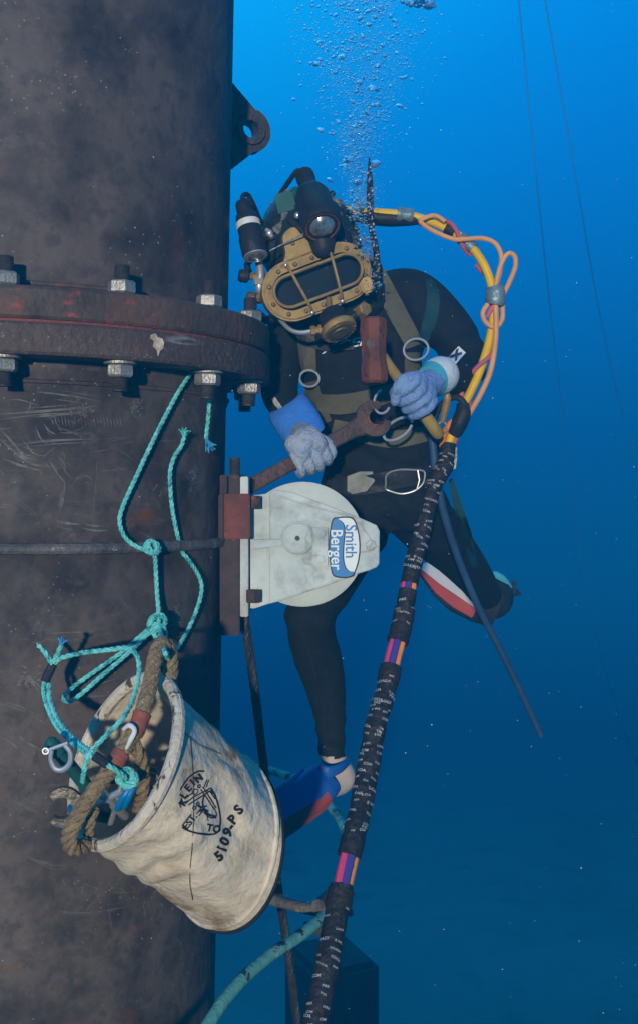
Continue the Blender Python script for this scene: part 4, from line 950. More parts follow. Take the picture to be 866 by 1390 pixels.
# the wrapped bundle
wpx = [(608, 602, 2.86), (604, 630, 2.85), (590, 655, 2.83), (580, 690, 2.81), (572, 725, 2.79), (561, 765, 2.76), (553, 805, 2.73), (545, 850, 2.70), (533, 895, 2.66), (523, 940, 2.62), (510, 985, 2.58), (500, 1040, 2.54), (490, 1095, 2.49), (478, 1145, 2.44), (467, 1190, 2.40), (457, 1240, 2.36), (447, 1295, 2.31), (432, 1370, 2.25), (412, 1460, 2.17)]
wp = resample(catmull([P(*p) for p in wpx], 10), .008); wf = frames(wp); NW = len(wp)
def wpi(py):   # index at a pixel height
    return min(range(NW), key=lambda i: abs((CAMZ-wp[i].z)*F/wp[i].y+650-py))
gaps = [(792, 803), (874, 903), (1163, 1205)]
gi = [(wpi(a), wpi(b_)) for a, b_ in gaps]
wr0 = lambda f: .0205+.0050*min(1, f*1.5)
for k, (m, rad, nm) in enumerate(((m_hot, .010, 'magenta_hose'), (m_purple, .011, 'purple_hose'), (m_orange2, .010, 'orange_hose'), (m_yellow, .009, 'yellow_hose'), (m_purple, .009, 'purple_hose'))):
    c = []
    for i in range(0, NW, 2):
        t, u, w = wf[i]; a = R(-175+k*62)+i*.006
        cm = Vector((1, 0, 0)); cm = (cm-t*cm.dot(t)).normalized(); fwd = cm.cross(t); fwd = fwd if fwd.y < 0 else -fwd
        c.append(wp[i]+(cm*math.cos(a)+fwd*-math.sin(a))*wr0(i/NW)*.56)
    b = MB(); b.tube(c, [rad*.96*wr0(f/max(1,len(c)-1))/.0277 for f in range(len(c))], 8); b.build(nm, m, um)
c = []
for i in range(NW):
    t = wf[i][0]; cm = Vector((1, 0, 0)); cm = (cm-t*cm.dot(t)).normalized(); fwd = cm.cross(t); fwd = fwd if fwd.y < 0 else -fwd
    c.append(wp[i]+(cm*.84+fwd*.5)*wr0(i/NW)*.50)
b = MB(); b.rope(c, .0075, .06, 3, step=.008, smooth=0); b.build('strength_rope', m_green, um)
cuts = [0]+[x for g_ in gi for x in g_]+[NW-1]
rt = random.Random(11)
for s_ in range(0, len(cuts), 2):
    i0, i1 = cuts[s_], cuts[s_+1]; b = MB(); rs = []
    prof_ = 0; r_cur = 1; nxt = i0
    for i in range(i0, i1+1):
        if i >= nxt: r_cur = rt.uniform(.97, 1.10); nxt = i+rt.choice((2, 3, 4))
        t, u, w = wf[i]; rr_ = wr0(i/NW)*r_cur*(1.0 if i0+2 < i < i1-2 else .97); ph = rt.random()
        rs.append([wp[i]+(u*math.cos(2*math.pi*j/18)+w*math.sin(2*math.pi*j/18))*rr_*(1+.045*noise.noise(Vector((i*.5, j*.6, 3)))) for j in range(18)])
    b.rings(rs); tp = b.build('tape_wrap', m_tape, um, smooth=22)
    # scraps of the tape's own print, wrapped round
    b = MB(); i = i0+4; words_ = ['PASS', 'LOADS', 'E WL', 'COM', 'WRA', 'LOA', 'PAS', 'OM']
    while i < i1-4:
        for a0 in ((rt.uniform(-1.0, -.3), rt.uniform(.25, 1.0)) if rt.random() < .55 else (rt.uniform(-.9, .9),)):
            wd = rt.choice(words_); t, u, w = wf[i]; rr_ = wr0(i/NW)*1.13
            cm = Vector((1, 0, 0)); cm = (cm-t*cm.dot(t)).normalized(); fwd = cm.cross(t); fwd = fwd if fwd.y < 0 else -fwd
            tilt = rt.uniform(-.3, .3); size = rt.uniform(.0055, .0095); sxx = rt.uniform(.8, 1.5)
            def fn(u_, v_, a0=a0, tilt=tilt, i=i, cm=cm, fwd=fwd, t=t, rr_=rr_):
                a = a0+u_/rr_; return wp[i]-t*(v_+tilt*u_)+(cm*math.sin(a)+fwd*math.cos(a))*rr_
            put_text(b, wd, fn, size, .02, 0, sxx)
        i += rt.choice((1, 2, 2, 3))
    tag(b.build('tape_print', m_print, tp, smooth=0), kind='stuff')
# dull collars of plain tape beside the gaps
for (a_, z_) in ((828, 872), (1206, 1232), (905, 925), (628, 650)):
    i0, i1 = wpi(a_), wpi(z_); b = MB(); b.tube([wp[i] for i in range(i0, i1+1)], [wr0(i/NW)*(1.14+.03*math.sin(i*1.7)) for i in range(i0, i1+1)], 18); b.build('plain_tape', m_tapedull, um, smooth=25)
b = MB(); b.prism([(-.010, -.03), (.012, -.03), (.014, 0), (.008, .03), (-.008, .03)], P(614, 622, 2.87), (1, 0, .1), (.12, 0, 1), (0, .012, 0), bev=.002); b.build('grey_tag', m_silver, um)
b = MB(); b.tube([P(604, 530, 2.80), P(607, 540, 2.80), P(604, 556, 2.81), P(600, 572, 2.82)], [.007, .010, .010, .007], 9, smooth=4); b.tube([P(600+6*math.cos(a*.6), 580+8*math.sin(a*.6), 2.82) for a in range(11)], .003, 6); b.build('brass_clip', m_brass, um)
# striped tail of tape standing up at the helmet
b = MB(); tp_ = catmull([P(501, 212, 2.90), P(501.5, 235, 2.90), P(502, 260, 2.90), P(502.5, 290, 2.90), P(505, 315, 2.88), P(511, 345, 2.86), P(513, 380, 2.84)], 8)
b.tube(tp_, [.0015, .005, .0085, .009, .008, .008, .009, .008, .006], 8); tl_ = b.build('tape_tail', m_tape, um)
b = MB(); rq = random.Random(5)
for i in range(6, len(tp_)-2, 2):
    for _ in range(2):
        p = tp_[i]+Vector((rq.uniform(-.006, .006), -.0095, rq.uniform(-.006, .006))); s_ = rq.uniform(.0016, .0032)
        flat(b, [p+Vector((-s_, 0, -s_)), p+Vector((s_, 0, -s_*.3)), p+Vector((s_*.6, 0, s_)), p+Vector((-s_*.7, 0, s_*.5))])
b.build('tape_print', m_print, tl_, smooth=0)

# slate-blue hose hanging from the belt
b = MB(); b.tube([P(*p) for p in [(586, 588, 2.88), (589, 622, 2.87), (594, 660, 2.86), (606, 710, 2.88), (624, 764, 2.92), (650, 826, 2.98), (680, 884, 3.04), (708, 942, 3.10), (734, 999, 3.16)]], [.0105, .0105, .0105, .0105, .010, .0095, .009, .009, .009], 12, smooth=7)
tag(b.build('hose', m_ltblue), 'slender slate blue hose trailing down past the bent knee', 'hose')

# ------------------------------------------------------------------ canvas bucket
bk = empty('canvas_bucket', P(300, 1250, 2.3), 'stained white canvas tool bucket hanging tilted by its rope handle', 'bucket')
def bring(t, rs=1.0, dz=0.0):
    c = P(170+(306-170)*t, 1031+(1144-1031)*t, 2.10+.24*t)
    a0, a1 = R(122), R(110); a = a0+(a1-a0)*t       # long axis direction in the picture
    half = 116+(112-116)*t; Y = c.y; u = Vector((math.cos(a), 0, -math.sin(a)))*pw(half, Y)
    w = Vector((math.sin(a), 0, math.cos(a))); ratio = .54+.12*t; ww = (w*ratio+Vector((0, -math.sqrt(1-ratio*ratio), 0)))*pw(half, Y)
    return c, u*rs, ww*rs
def bpoint(t, f, rs=1.0):
    c, u, w = bring(t, rs); a = 2*math.pi*f
    if rs > .9:
        fold = math.sin(math.pi*min(1, max(0, t)))
        k = 1+fold*(.040*math.sin(5*a+2.2*t)+.036*noise.noise(Vector((math.cos(a)*2.2, math.sin(a)*2.2, t*2.4)))*2+.020*noise.noise(Vector((math.cos(a)*6, math.sin(a)*6, t*7)))*2) - .025*fold
        # crumpled creases on the lower left flank
        lf = max(0, math.cos(a-R(20)))*max(0, 1-abs(t-.35)/.35)
        k += .030*lf*math.sin(38*t+5*math.sin(a*2))
    else: k = 1+.02*math.sin(4*a+3*t)
    return c+(u*math.cos(a)+w*math.sin(a))*k
NS = 110; NT = 44
b = MB(); rs = [[bpoint(i/NT, j/NS) for j in range(NS)] for i in range(NT+1)]
inn = [[bpoint(.97*(1-i/16), j/NS, .955 if i < 16 else .97) for j in range(NS)] for i in range(17)]
b.rings(rs+[[bpoint(1, j/NS, .96) for j in range(NS)]]+inn, caps=False)
k0 = len(b.v)
canvas = b.build('canvas_body', m_canvas, bk, smooth=60)
b = MB(); c, u, w = bring(.97, .96); flat(b, [c+u*math.cos(2*math.pi*j/48)+w*math.sin(2*math.pi*j/48) for j in range(48)]); b.build('inner_base', m_canvas, bk)
nn_ = (bring(0)[0]-bring(1)[0]).normalized()
b = MB(); pts = [bpoint(-.004, j/NS)+nn_*.001 for j in range(NS)]; b.tube(pts+[pts[0], pts[1]], .0125, 10); b.build('rolled_rim', m_rim, bk)
b = MB(); prof_ = [bring(.955, 1.012), bring(.965, 1.03), bring(1.0, 1.035), bring(1.02, 1.02), bring(1.025, .5)]
b.rings([[c+u*math.cos(2*math.pi*j/64)+w*math.sin(2*math.pi*j/64) for j in range(64)] for c, u, w in prof_[2:]]); b.build('rubber_base', m_black, bk, smooth=40)
b = MB(); pts = [bpoint(.95, j/NS) for j in range(NS)]; b.tube(pts+[pts[0], pts[1]], .006, 8); b.build('base_seam', m_canvas, bk)
vb = [v for r_ in rs for v in r_]; fb_ = [(i*NS+j, i*NS+(j+1) % NS, (i+1)*NS+(j+1) % NS, (i+1)*NS+j) for i in range(NT) for j in range(NS)]
BVH_b = BVHTree.FromPolygons(vb, fb_)
def bh(x, y, off=.0012): return hit(x, y, BVH_b, off, 2.25)[0]
def ink(b, pts, w, sm=4, off=.0012):
    c = catmull([Vector((x, y, 0)) for x, y in pts], sm) if sm else [Vector((x, y, 0)) for x, y in pts]
    ww = [1.45*x for x in lin(w, len(c))]; L = []; Rr = []
    for i, p in enumerate(c):
        t = (c[min(i+1, len(c)-1)]-c[max(i-1, 0)]); t = t.normalized() if t.length else Vector((1, 0, 0)); s = Vector((-t.y, t.x, 0))*ww[i]*.5
        L.append(bh(p.x+s.x, p.y+s.y, off)); Rr.append(bh(p.x-s.x, p.y-s.y, off))
    k = len(b.v); b.v += L+Rr; n = len(L)
    for i in range(n-1): b.f.append((k+i, k+i+1, k+n+i+1, k+n+i)); b.m.append(0)
# seam lines
b = MB(); ink(b, [(258, 1000), (262, 1060), (262, 1130), (258, 1190), (262, 1222)], .9); ink(b, [(240, 985), (268, 1010), (300, 1024)], .7); b.build('seam', m_brassd, bk, smooth=0)
# printed badge: outline, words and the climbing lineman
b = MB(); zx = lambda x, y: (220+x/4.811, 1000+y/4.811)
def zi(pts, w, sm=4): ink(b, [zx(*p) for p in pts], w, sm)
zi([(275, 228), (230, 230), (175, 265), (130, 325), (118, 350)], 1.5)
zi([(320, 340), (350, 400), (372, 480), (378, 560), (365, 620), (330, 640), (270, 640), (200, 625), (150, 605), (130, 590)], 1.6)
zi([(120, 420), (112, 440), (122, 465)], 1.0)
def tz(s, cx, cy, size, rot, bold=.045, sxx=1.0, arc=0):
    ca, sa = math.cos(R(rot)), math.sin(R(rot)); X, Yy = zx(cx, cy)
    put_text(b, s, lambda u, v: bh(X+u*ca-v*sa, Yy-(u*sa+v*ca), .0013), size, bold, 0, sxx)
tz('K', 137, 432, 13.5, 62); tz('L', 140, 388, 13.5, 55); tz('E', 167, 340, 13.5, 48); tz('I', 197, 303, 13.5, 42); tz('N', 237, 277, 13.5, 38)
tz('EST.', 180, 555, 13.5, 52, .03, .95); tz('TO', 335, 605, 13.5, -12)
# lineman and pole, crossed tools
zi([(290, 285), (272, 330)], 1.0, 2); zi([(302, 285), (285, 335)], 1.0, 2)
zi([(150, 440), (200, 400), (315, 338)], 1.2, 3); zi([(170, 448), (225, 412), (318, 352)], 1.2, 3); zi([(315, 336), (322, 345), (316, 354)], 1.0)
zi([(200, 350), (225, 345), (232, 362), (215, 380), (198, 372), (200, 352)], 1.0); zi([(160, 400), (185, 378), (205, 372)], 1.2)
zi([(262, 330), (285, 360), (352, 470)], 1.2, 3); zi([(250, 345), (275, 380), (340, 480)], 1.1, 3)
zi([(285, 350), (320, 372), (345, 410)], .8); zi([(275, 380), (262, 430), (270, 480)], 1.4); zi([(230, 430), (240, 445), (228, 455), (222, 440), (232, 430)], .9); zi([(205, 455), (220, 465), (208, 480), (198, 468), (206, 455)], .9)
zi([(235, 455), (258, 465), (290, 455)], 1.6); zi([(235, 490), (262, 480), (300, 490)], 1.8); zi([(250, 500), (275, 478), (290, 500)], 1.6); zi([(222, 505), (245, 480), (250, 460)], 1.0)
zi([(262, 470), (300, 510), (345, 525)], 1.6); zi([(268, 495), (310, 530), (350, 532)], 1.1); zi([(255, 490), (240, 520)], 1.1, 2); zi([(285, 490), (300, 552)], .9, 2); zi([(330, 460), (352, 500), (350, 530)], .9)
zi([(315, 358), (328, 372), (318, 378)], 1.2)
zi([(232, 318), (246, 318), (246, 333), (233, 333), (232, 318)], 1.2)
# model number down the side
for chh, x, y, rt_ in (('5', 372, 785, 38), ('1', 392, 735, 66), ('0', 408, 688, 60), ('9', 428, 630, 56), ('-', 446, 588, 52), ('P', 462, 545, 50), ('S', 500, 480, 48)):
    tz(chh, x, y, 18.5, rt_, .05)
b.build('printed_badge', m_ink, bk, smooth=0)
# rope handle, its red tape, second strand
hp_ = [P(*p) for p in [(118, 1148, 2.03), (100, 1152, 2.0), (94, 1136, 1.98), (106, 1108, 1.97), (128, 1074, 1.97), (152, 1042, 1.98), (172, 1012, 2.0), (188, 984, 2.02), (198, 952, 2.04), (206, 920, 2.06), (211, 892, 2.08), (219, 874, 2.10), (229, 882, 2.12), (232, 906, 2.13), (230, 932, 2.12)]]
b = MB(); b.rope(hp_, .0150, .075, 4, sides=9, step=.006, smooth=8); hn = b.build('rope_handle', m_manila, bk)
b = MB(); b.rope([P(*p) for p in [(180, 1008, 2.01), (190, 1026, 2.02), (195, 1054, 2.06), (193, 1080, 2.10), (188, 1100, 2.16)]], .013, .09, 3, sides=9, step=.008, smooth=8); b.rope([P(*p) for p in [(128, 1100, 2.02), (122, 1118, 2.02), (120, 1136, 2.06)]], .011, .09, 3, sides=8, step=.008, smooth=8); b.build('handle_tail', m_manila, bk)
hc_ = resample(catmull(hp_, 8), .01)
def hband(y0, y1, r, m, nm):
    pts = [p for p in hc_ if y0 < (CAMZ-p.z)*F/p.y+650 < y1 and p.y < 2.09]
    b = MB(); b.tube(pts, [r*(1+.05*math.sin(i*1.9)) for i in range(len(pts))], 12); return b.build(nm, m, hn, smooth=30)
hband(966, 998, .0175, m_redtape, 'red_tape'); hband(1016, 1042, .0175, m_redtape, 'red_tape')
b = MB(); b.tube([P(168, 990, 2.0), P(176, 985, 1.99), P(183, 992, 1.985), P(178, 1004, 1.985), P(172, 1016, 1.985)], [.003, .005, .0045, .005, .003], 9, smooth=4, round_=True); b.build('loose_tape', m_white2, hn)

# ------------------------------------------------------------------ tools in the bucket
def openend(c, d, s, nv, size, mname, label, shaft_to):
    o = empty('wrench', c, label, 'wrench'); b = MB(); n = 22; rs = []
    for i in range(n+1):
        a = R(48+(312-48)*i/n); f = abs(i/n-.5)*2; ro = size*(1-.18*f**4); q_ = d*math.cos(a)+s*math.sin(a)
        rs.append([c+q_*size*.52+nv*.007, c+q_*ro+nv*.006, c+q_*ro-nv*.006, c+q_*size*.52-nv*.007])
    b.rings(rs); b.build('jaw', mname, o, smooth=40)
    b = MB(); b.tube([c-d*size*.8, (c+shaft_to)/2, shaft_to], [.014, .011, .011], 10, ell=.55, up=s); b.build('shaft', mname, o)
    return o
c = P(84, 1096, 2.05); d = Vector((-.95, -.15, .05)).normalized(); s_ = Vector((0, -.1, 1)).normalized(); d = (d-s_*d.dot(s_)).normalized()
openend(c, d, s_, d.cross(s_), .040, m_oldtool, 'worn grey open ended wrench sticking out of the bucket mouth', P(150, 1112, 2.16))
# shackle and long chrome bar
def bar(name, label, cat, pts, r, m, extra=None):
    o = empty(name, pts[0], label, cat); b = MB(); b.tube(pts, r, 14, round_=True); b.build('bar', m, o); return o
o = bar('socket_bar', 'bright chrome socket bar lying inside the canvas bucket', 'tool', [P(92, 1040, 2.04), P(158, 1105, 2.16)], .0105, m_chrome)
b = MB(); b.lathe([(.015, 0), (.017, .003), (.017, .03), (.015, .034)], P(136, 1082, 2.12), P(158, 1105, 2.16)-P(136, 1082, 2.12), 16); b.build('socket', m_chrome, o)
o = bar('spike_bar', 'shiny teal and chrome bar with green tip leaning from the bucket', 'tool', [P(70, 1010, 1.99), P(126, 1078, 2.08)], .0125, m_tealbox)
b = MB(); b.tube([P(69, 1009, 1.989), P(80, 1022, 2.0)], [.0142, .0142], 14); b.build('green_tip', m_tealbox, o)
sk = empty('shackle', P(84, 1030, 1.97), 'small galvanised bow shackle hanging at the bucket mouth', 'shackle')
b = MB(); b.tube([P(*p) for p in [(70, 1019, 1.965), (69, 1032, 1.965), (75, 1044, 1.965), (86, 1045, 1.965), (95, 1036, 1.965), (95, 1022, 1.965), (88, 1012, 1.965)]], [.0042, .0042, .0052, .0055, .0052, .0042, .0042], 8, smooth=5); b.build('bow', m_chrome, sk)
b = MB(); b.tube([P(62, 1020, 1.965), P(92, 1009, 1.965)], .0034, 8); b.tube([P(62+4*math.cos(a*.63), 1020+4*math.sin(a*.63), 1.963) for a in range(11)], .0018, 6); b.build('pin', m_chrome, sk)
bar('chisel', 'short dark steel chisel half hidden in the bucket', 'tool', [P(150, 1058, 2.10), P(205, 1048, 2.14)], .010, m_stud)

bar('extension_bar', 'thin chrome extension bar standing against the inner canvas wall', 'tool', [P(168, 1062, 2.08), P(150, 1118, 2.14)], .007, m_chrome)
bar('punch', 'chrome punch with flat end lying below the manila rope', 'tool', [P(140, 1080, 2.07), P(170, 1108, 2.13)], .0085, m_chrome)
bar('hex_bar', 'short chrome hexagon bar crossing the other tools in the bucket', 'tool', [P(118, 1096, 2.06), P(176, 1070, 2.10)], .0075, m_chrome)
o = empty('pliers', P(172, 1084, 2.08), 'blue handled pliers lying among the tools in the bucket', 'pliers')
for e_ in (0, 9): b = MB(); b.tube([P(160+e_, 1098-e_*.3, 2.09), P(168+e_*.8, 1082, 2.075), P(182+e_*.3, 1064, 2.08)], [.0065, .007, .005], 10, smooth=5, round_=True); b.build('handle', m_lblue, o)
b = MB(); b.tube([P(183, 1065, 2.08), P(191, 1050, 2.08)], [.010, .005], 10, ell=.5, round_=True); b.build('jaw', m_oldtool, o)
o = empty('ring_spanner', P(205, 1062, 2.12), 'dull ring spanner end showing between the rope tail and rim', 'wrench')
b = MB(); b.tube([P(206+9*math.cos(a*.524), 1060+9*math.sin(a*.524), 2.11) for a in range(13)], .0045, 8); b.build('ring', m_oldtool, o)
b = MB(); b.tube([P(203, 1069, 2.11), P(186, 1110, 2.18)], .006, 8); b.build('shaft', m_oldtool, o)
# ------------------------------------------------------------------ teal ropes
def onpipe(pts, off=.022): return [P(x, y, min(pipeY(x, y)-off-(p[2] if len(p) > 2 else 0), 2.62)) for p in pts for x, y in [p[:2]]]
def knot(b, c, r, n=3, seed=0):
    rk = random.Random(seed)
    for k in range(n):
        e1 = Vector((rk.uniform(-1, 1), rk.uniform(-.4, .4), rk.uniform(-1, 1))).normalized(); e2 = e1.orthogonal().normalized(); cc = c+Vector((rk.uniform(-1, 1), -.5, rk.uniform(-1, 1)))*r*.35
        b.rope([cc+(e1*math.cos(a*.7)+e2*math.sin(a*.7))*r for a in range(10)], .0052, .032, 3, smooth=4)
def fray(b, c, d, n=14, L=.035, seed=1):
    rk = random.Random(seed)
    for k in range(n):
        e = (d+Vector((rk.uniform(-.4, .4), rk.uniform(-.4, .2), rk.uniform(-.4, .4)))).normalized()
        b.tube([c, c+e*L*.5+d*L*.2, c+e*L*rk.uniform(.7, 1.1)], [.0026, .002, .0012], 5)
def trope(name, label, build, fr_=None):
    o = empty(name, build[0][0], label, 'rope'); b = MB()
    for pts in build: b.rope(pts, .0050, .040, 3, sides=7, step=.004)
    r_ = b.build('strand', m_trope, o); return o
RA = onpipe([(270, 492, .02), (262, 503), (240, 536), (212, 590), (186, 645), (166, 690), (163, 712), (172, 732), (190, 744, .015), (206, 748, .022)])
RA2 = onpipe([(208, 742, .03), (211, 762, .015), (213, 800, .01), (216, 835, .02)])
o = trope('teal_rope', 'longest teal rope, from flange nut past hoop rod to the bucket handle', [RA, RA2, onpipe([(216, 840, .04), (219, 862, .10)])+[P(224, 884, 2.07), P(228, 894, 2.10)]])
b = MB(); knot(b, onpipe([(208, 741, .032)])[0], .014, 3, 4); b.build('knot', m_trope, o); b = MB(); knot(b, onpipe([(215, 845, .03)])[0], .017, 5, 6); knot(b, onpipe([(216, 858, .05)])[0], .014, 3, 9); b.build('knot', m_trope, o)
RBp = onpipe([(283, 532, .05), (284, 550, .03), (282, 575, .02), (280, 596, .02)])
o = trope('teal_rope', 'short teal rope end dangling below the right hand flange nut', [RBp]); b = MB(); fray(b, RBp[-1], Vector((.2, 0, -.6)), 16, .03, 3); b.build('frayed_end', [m_bluefray], o)
RC1 = onpipe([(250, 594, .01), (246, 606), (236, 622), (231, 645), (234, 690), (241, 726, -.005), (247, 748, -.012), (256, 760), (270, 782), (274, 800), (268, 826), (254, 858), (236, 888, .02)])
o = trope('teal_rope', 'limp teal rope with frayed top tucked behind the hoop rod', [RC1]); b = MB(); fray(b, RC1[0], Vector((.1, 0, .7)), 18, .022, 5); b.build('frayed_end', [m_trope], o)
RD = onpipe([(213, 846, .04), (195, 860, .03), (165, 886, .02), (125, 914, .02), (98, 934, .02), (87, 946, .02), (90, 953, .02), (106, 946, .03), (140, 916, .03), (175, 886, .035), (200, 862, .04), (215, 850, .045)])
o = trope('teal_rope', 'doubled teal rope bight hanging left of the big knot', [RD])
RE = [P(72, 902, 2.18), P(84, 893, 2.17), P(115, 886, 2.16), P(150, 882, 2.15), P(172, 880, 2.14), P(186, 890, 2.13), P(189, 912, 2.11), P(182, 946, 2.07), P(168, 974, 2.02), P(143, 1000, 1.99), P(122, 1024, 1.965), P(114, 1048, 1.96), P(112, 1062, 2.0)]
RE2 = [P(70, 904, 2.18), P(60, 926, 2.17), P(62, 952, 2.15), P(76, 984, 2.10), P(98, 1008, 2.03), P(122, 1026, 1.965), P(148, 1040, 1.955), P(166, 1052, 1.965), P(172, 1060, 1.99)]
RE3 = [P(66, 928, 2.165), P(68, 952, 2.145), P(82, 982, 2.095), P(104, 1006, 2.025), P(126, 1022, 1.962)]
o = trope('teal_rope', 'looped teal lanyard tied round the bucket tools at far left', [RE, RE2, RE3, [P(71, 902, 2.17), P(64, 890, 2.17), P(57, 881, 2.17)], [P(72, 900, 2.17), P(78, 888, 2.17), P(83, 876, 2.17)]])
b = MB(); fray(b, P(57, 881, 2.17), Vector((-.5, 0, .5)), 8, .014, 2); b.build('frayed_end', m_trope, o)
b = MB(); fray(b, P(83, 876, 2.17), Vector((.2, 0, .7)), 12, .016, 8); b.build('blue_end', m_bluefray, o)
b = MB(); b.tube([P(72, 902, 2.175), P(66, 914, 2.172), P(61, 926, 2.168)], [.009, .0095, .009], 10, smooth=3); b.build('black_whipping', m_black, o); b = MB(); b.tube([P(128, 1026, 1.955), P(146, 1038, 1.95)], .009, 10); b.build('black_whipping', m_black, o)
b = MB(); knot(b, P(172, 1056, 1.985), .014, 4, 14); b.build('knot', m_trope, o)

# ------------------------------------------------------------------ teal hoop round the pipe foot
hoop = empty('guard_hoop', (-.95, 3.1, CAMZ-1.02), 'chipped teal painted hoop of pipe below the bucket', 'hoop')
b = MB(); pts = []
kp_ = [P(*p) for p in [(300, 1032, 4.0), (335, 1040, 3.92), (372, 1048, 3.80), (410, 1063, 3.64), (440, 1086, 3.46), (463, 1116, 3.24), (475, 1150, 3.05), (474, 1182, 2.90), (460, 1214, 2.74), (438, 1244, 2.60), (405, 1272, 2.50), (362, 1301, 2.40), (318, 1342, 2.30), (278, 1400, 2.19), (225, 1500, 2.05)]]
far = [P(-60, 1660, 1.9), Vector((-1.35, 1.85, CAMZ-1.3)), Vector((-1.75, 2.3, CAMZ-1.15)), Vector((-2.0, 3.0, CAMZ-1.04)), Vector((-1.7, 3.8, CAMZ-1.02)), Vector((-1.0, 4.15, CAMZ-1.02))]
b.tube(catmull(kp_+far+[kp_[0]], 8), .0135, 14); b.build('hoop_tube', m_hoop, hoop)
b = MB(); b.tube([P(436, 1238, 2.62), P(395, 1229, 2.66), P(345, 1215, 2.72), P(290, 1200, 2.76), P(262, 1194, 2.62)], .0135, 12, smooth=4); b.tube([P(432, 1232, 2.60), P(446, 1222, 2.66), P(452, 1216, 2.70)], [.018, .021, .018], 12, smooth=3); b.tube([P(415, 1256, 2.55), P(432, 1262, 2.58), P(446, 1243, 2.65)], [.008, .016, .010], 10, smooth=3); b.build('strut', m_rod, hoop)

# ------------------------------------------------------------------ clump weight on the seabed
b = MB(); bm_ = Matrix.Rotation(R(24), 3, 'Z'); b.box(P(450, 1306, 5.2)+Vector((0, .15, -.52)), .17, .20, .50, bm_, 0, .03)
wt = empty('clump_weight', P(462, 1560, 4.75), 'dark block shaped weight on the seabed behind the taped umbilical', 'weight'); b.build('block', m_conc, wt)
b = MB(); cc = P(462, 1262, 4.75)+Vector((0, .15, 0)); b.tube([cc+Vector((.05*math.cos(a*.4), 0, .05*math.sin(a*.4))) for a in range(9)], .012, 8); b.build('lifting_eye', m_stud, wt)

# ------------------------------------------------------------------ faint lines in the distance
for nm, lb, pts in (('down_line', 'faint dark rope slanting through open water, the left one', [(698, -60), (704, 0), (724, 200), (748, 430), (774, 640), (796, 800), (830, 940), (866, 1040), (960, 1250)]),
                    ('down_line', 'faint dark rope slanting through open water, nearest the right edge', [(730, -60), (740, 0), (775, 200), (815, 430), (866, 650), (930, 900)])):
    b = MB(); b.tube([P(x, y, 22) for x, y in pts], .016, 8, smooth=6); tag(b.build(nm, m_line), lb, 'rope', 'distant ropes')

# ------------------------------------------------------------------ bubbles
rb = random.Random(21)
def ico(sub):
    bm = bmesh.new(); bmesh.ops.create_icosphere(bm, subdivisions=sub, radius=1); bm.verts.index_update()
    v = [x.co.copy() for x in bm.verts]; f = [tuple(y.index for y in x.verts) for x in bm.faces]; bm.free(); return v, f
I1, I2, I3 = ico(1), ico(2), ico(3)
def bub(b, c, r, I, sq):
    k = len(b.v); M = Matrix.Rotation(rb.uniform(-.5, .5), 3, 'Y')
    b.v += [c+M @ Vector((v.x*r*1.15, v.y*r*1.1, v.z*r*sq)) for v in I[0]]; b.f += [tuple(k+i for i in f) for f in I[1]]; b.m += [0]*len(I[1])
def plume():
    """where a bubble of the plume is: tight at the helmet, wide at the top"""
    t = rb.random()**.85
    y = 300-t*330; w = 14+t*78; cx = 492+(-4)*t+18*math.sin(t*2.2)*0
    x = cx+rb.gauss(0, 1)*w*.52; Y = 2.93+rb.gauss(0, .06+.16*t); return x, y, Y, t
b = MB(); n = 0
while n < 8000:
    x, y, Y, t = plume()
    if noise.noise(Vector((x*.022, y*.022, 1.7))) < rb.uniform(-.75, .22): continue
    r = .00125*math.exp(rb.gauss(0, .52))*(.8+.6*t); bub(b, P(x, y, Y), r, I2 if r > .0030 else I1, rb.uniform(.6, .95)); n += 1
for k in range(260):    # dense foam beside the helmet
    t = rb.random(); p = Vector((478, 268)).lerp(Vector((500, 345)), t) if rb.random() < .8 else Vector((508, 385))
    x, y = p.x+rb.gauss(0, 8), p.y+rb.gauss(0, 9); bub(b, P(x, y, 2.76+rb.gauss(0, .02)), rb.choice((.0012, .0018, .0026, .004)), I2, rb.uniform(.6, .95))
tag(b.build('bubble_stream', m_bub, smooth=180), 'spreading stream of fine exhaled bubbles above the helmet', 'bubbles', kind='stuff')
mesh_b = []
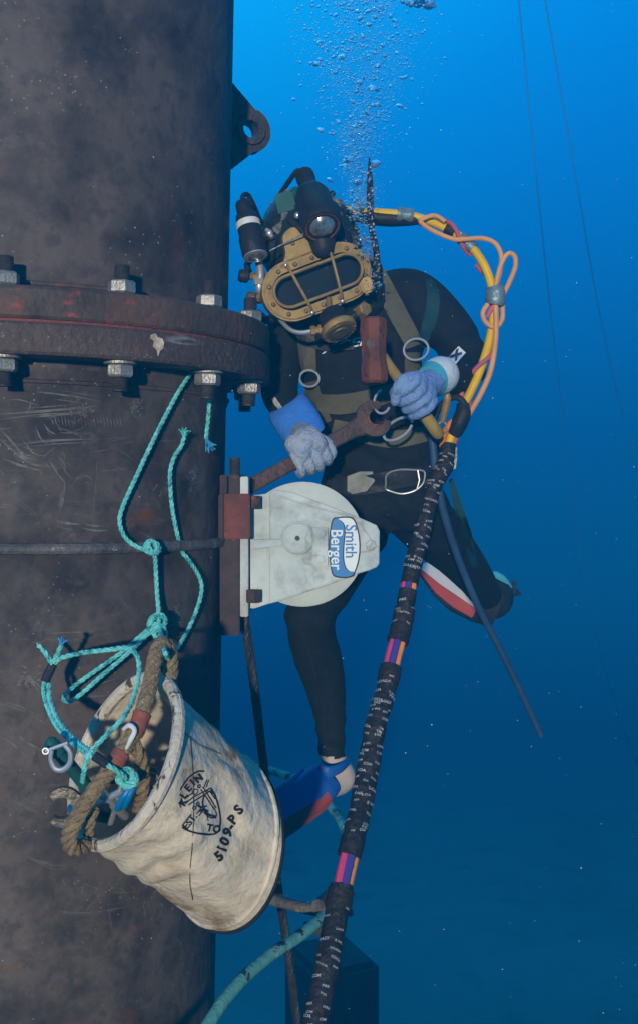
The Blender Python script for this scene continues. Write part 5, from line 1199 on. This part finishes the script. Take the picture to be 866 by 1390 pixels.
for k in range(4):
    b = MB(); kv = len(b.v)
    for v in I3[0]:
        f = 1+.34*noise.noise(v*1.3+Vector((k*5, 0, 0))); b.v.append(Vector((v.x*1.25*f, v.y*1.2*f, v.z*.72*f)))
    b.f += I3[1]; b.m += [0]*len(I3[1]); mesh_b.append(b)
src = []
for k, b in enumerate(mesh_b):
    o = b.build('bubble', m_bub, smooth=180); src.append(o)
for k in range(64):
    o = src[k] if k < 4 else src[k % 4].copy()
    if k >= 4: COL.objects.link(o)
    if k < 10: x, y, Y = rb.uniform(545, 590), rb.uniform(-4, 6), 2.9+rb.gauss(0, .05); r = rb.uniform(.009, .016)
    else:
        x, y, Y, t = plume()
        if k < 30: x, y = rb.choice(((441, 108), (455, 152), (497, 160), (508, 135), (452, 20), (470, 165)))[0]+rb.gauss(0, 6), y; 
        r = rb.choice((.003, .0035, .004, .005, .006, .0075, .010))
    o.location = P(x, y, Y); o.scale = (r, r, r); o.rotation_euler = (rb.uniform(-.4, .4), rb.uniform(-.6, .6), rb.uniform(0, 6))
    tag(o, 'larger flattened air bubble in the stream rising above the helmet', 'bubble', 'larger bubbles above the helmet')
# drifting specks
b = MB()
for k in range(420):
    Y = rb.uniform(1.3, 4.5); bub(b, P(rb.uniform(-20, 890), rb.uniform(-20, 1400), Y), rb.uniform(.0004, .0010), I1, 1)
tag(b.build('drifting_specks', m_speck, smooth=180), 'tiny pale specks drifting in the water', 'specks', kind='stuff')

# ------------------------------------------------------------------ the water's haze
hz = MB(); hz.box((1, 50.75, -7.4), 46, 54.5, 16.0)
ho = hz.build('haze', [], smooth=0)
mh = bpy.data.materials.new('water_haze'); mh.use_nodes = True; ntt = mh.node_tree; ntt.nodes.clear()
pv = N(ntt, 'ShaderNodeVolumePrincipled'); pv.inputs['Color'].default_value = (.02, .60, .99, 1); pv.inputs['Density'].default_value = .056; pv.inputs['Anisotropy'].default_value = .3
oo = N(ntt, 'ShaderNodeOutputMaterial'); ntt.links.new(pv.outputs['Volume'], oo.inputs['Volume'])
ho.data.materials.append(mh); tag(ho, 'blue haze of the sea water', kind='stuff')
